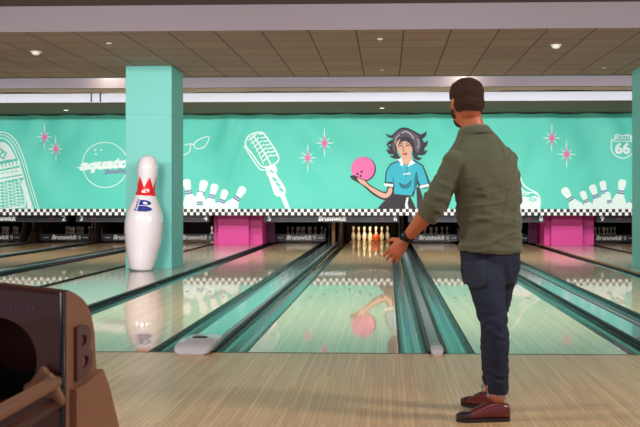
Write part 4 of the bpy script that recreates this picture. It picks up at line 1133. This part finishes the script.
# frayed hems
for an in (anL, anR):
    b = MB()
    for k in range(26):
        a = 2*PI*k/26; r0 = 0.052; p0 = Vector((an.x+r0*math.cos(a), an.y+r0*math.sin(a), 0.133)); ln = random.uniform(0.012, 0.03)
        b.tube([p0, p0+Vector((0.004*random.uniform(-1, 1), 0.004*random.uniform(-1, 1), -ln))], [0.0022, 0.0008], 5)
    local(b.build('frayed_hem', mat('fray_pale', (170, 160, 160), 0.9) if an is anL else bpy.data.materials['fray_pale']), man)
# shoes
def shoe(an, t, lab):
    t = t.normalized(); s = Vector((-t.y, t.x, 0)); heel = Vector((an.x, an.y, 0))-t*0.055
    root_ = None
    def P(l, h): return heel+t*l*0.94+up*h
    # sole
    pts = [(0.0, 0.02), (0.02, 0.031), (0.07, 0.033), (0.14, 0.036), (0.19, 0.044), (0.235, 0.043), (0.262, 0.030), (0.275, 0.012)]
    b = MB(); pts = [(l*0.94, w) for l, w in pts]; ring = [heel+t*l+s*w for l, w in pts]+[heel+t*l-s*w for l, w in reversed(pts)]
    lo = [b.bm.verts.new(p_+up*0.0015) for p_ in ring]; hi = [b.bm.verts.new(p_+up*0.018) for p_ in ring]
    n_ = len(ring)
    for k in range(n_): b._f([lo[k], lo[(k+1) % n_], hi[(k+1) % n_], hi[k]])
    b._f(lo[::-1]); b._f(hi); sole = local(b.build('sole', M_sole), man)
    b = MB(); rr = []
    for l, w, h in ((-0.004, 0.014, 0.055), (0.004, 0.030, 0.078), (0.03, 0.037, 0.088), (0.07, 0.038, 0.096), (0.10, 0.038, 0.090), (0.135, 0.039, 0.078), (0.17, 0.042, 0.062), (0.205, 0.045, 0.046), (0.235, 0.043, 0.042), (0.258, 0.034, 0.036), (0.272, 0.018, 0.028)):
        rr.append((P(l, 0.016+(h-0.016)/2), s*w, up*((h-0.010)/2), 0.75))
    b.rings(rr, 26); up_ = remesh(b, 'shoe_upper', M_shoe, 0.005, 3, parent=man)
    b = MB(); rr = []
    for l, w, h in ((0.212, 0.0465, 0.048), (0.235, 0.0445, 0.044), (0.258, 0.036, 0.038), (0.276, 0.019, 0.030)):
        rr.append((P(l, 0.016+(h-0.016)/2), s*w, up*((h-0.008)/2), 0.75))
    b.rings(rr, 26); local(b.build('toe_cap', M_shoe_dark), up_ if False else man)
    b = MB()
    for k in range(4):
        l = 0.115+k*0.02; h = 0.090-k*0.0088
        b.tube([P(l, h-0.008)+s*0.026, P(l+0.003, h+0.001)+s*0.012, P(l+0.004, h+0.003), P(l+0.003, h+0.001)-s*0.012, P(l, h-0.008)-s*0.026], 0.0022, 6)
    local(b.build('laces', M_shoe_dark), man)
shoe(anL, toeL, 'left'); shoe(anR, toeR, 'right')
# watch
d = (wrL-elL).normalized(); a = d.cross(up).normalized(); c_ = a.cross(d); wc = elL.lerp(wrL, 0.93)
b = MB(); b.rings([(wc-d*0.013, a*0.030, c_*0.030, 1), (wc-d*0.011, a*0.034, c_*0.034, 1), (wc+d*0.011, a*0.034, c_*0.034, 1), (wc+d*0.013, a*0.030, c_*0.030, 1)], 28)
strap = local(b.build('watch_strap', M_black), man)
nw = (Vector((-0.2, -0.8, 0.5))-d*Vector((-0.2, -0.8, 0.5)).dot(d)).normalized()
b = MB(); M = Matrix.Translation(wc+nw*0.030) @ nw.to_track_quat('Z', 'Y').to_matrix().to_4x4(); b.lathe([(0, 0), (0.021, 0), (0.022, 0.004), (0.020, 0.010), (0, 0.0105)], 24, M)
local(b.build('watch_case', M_dark), strap if False else man)
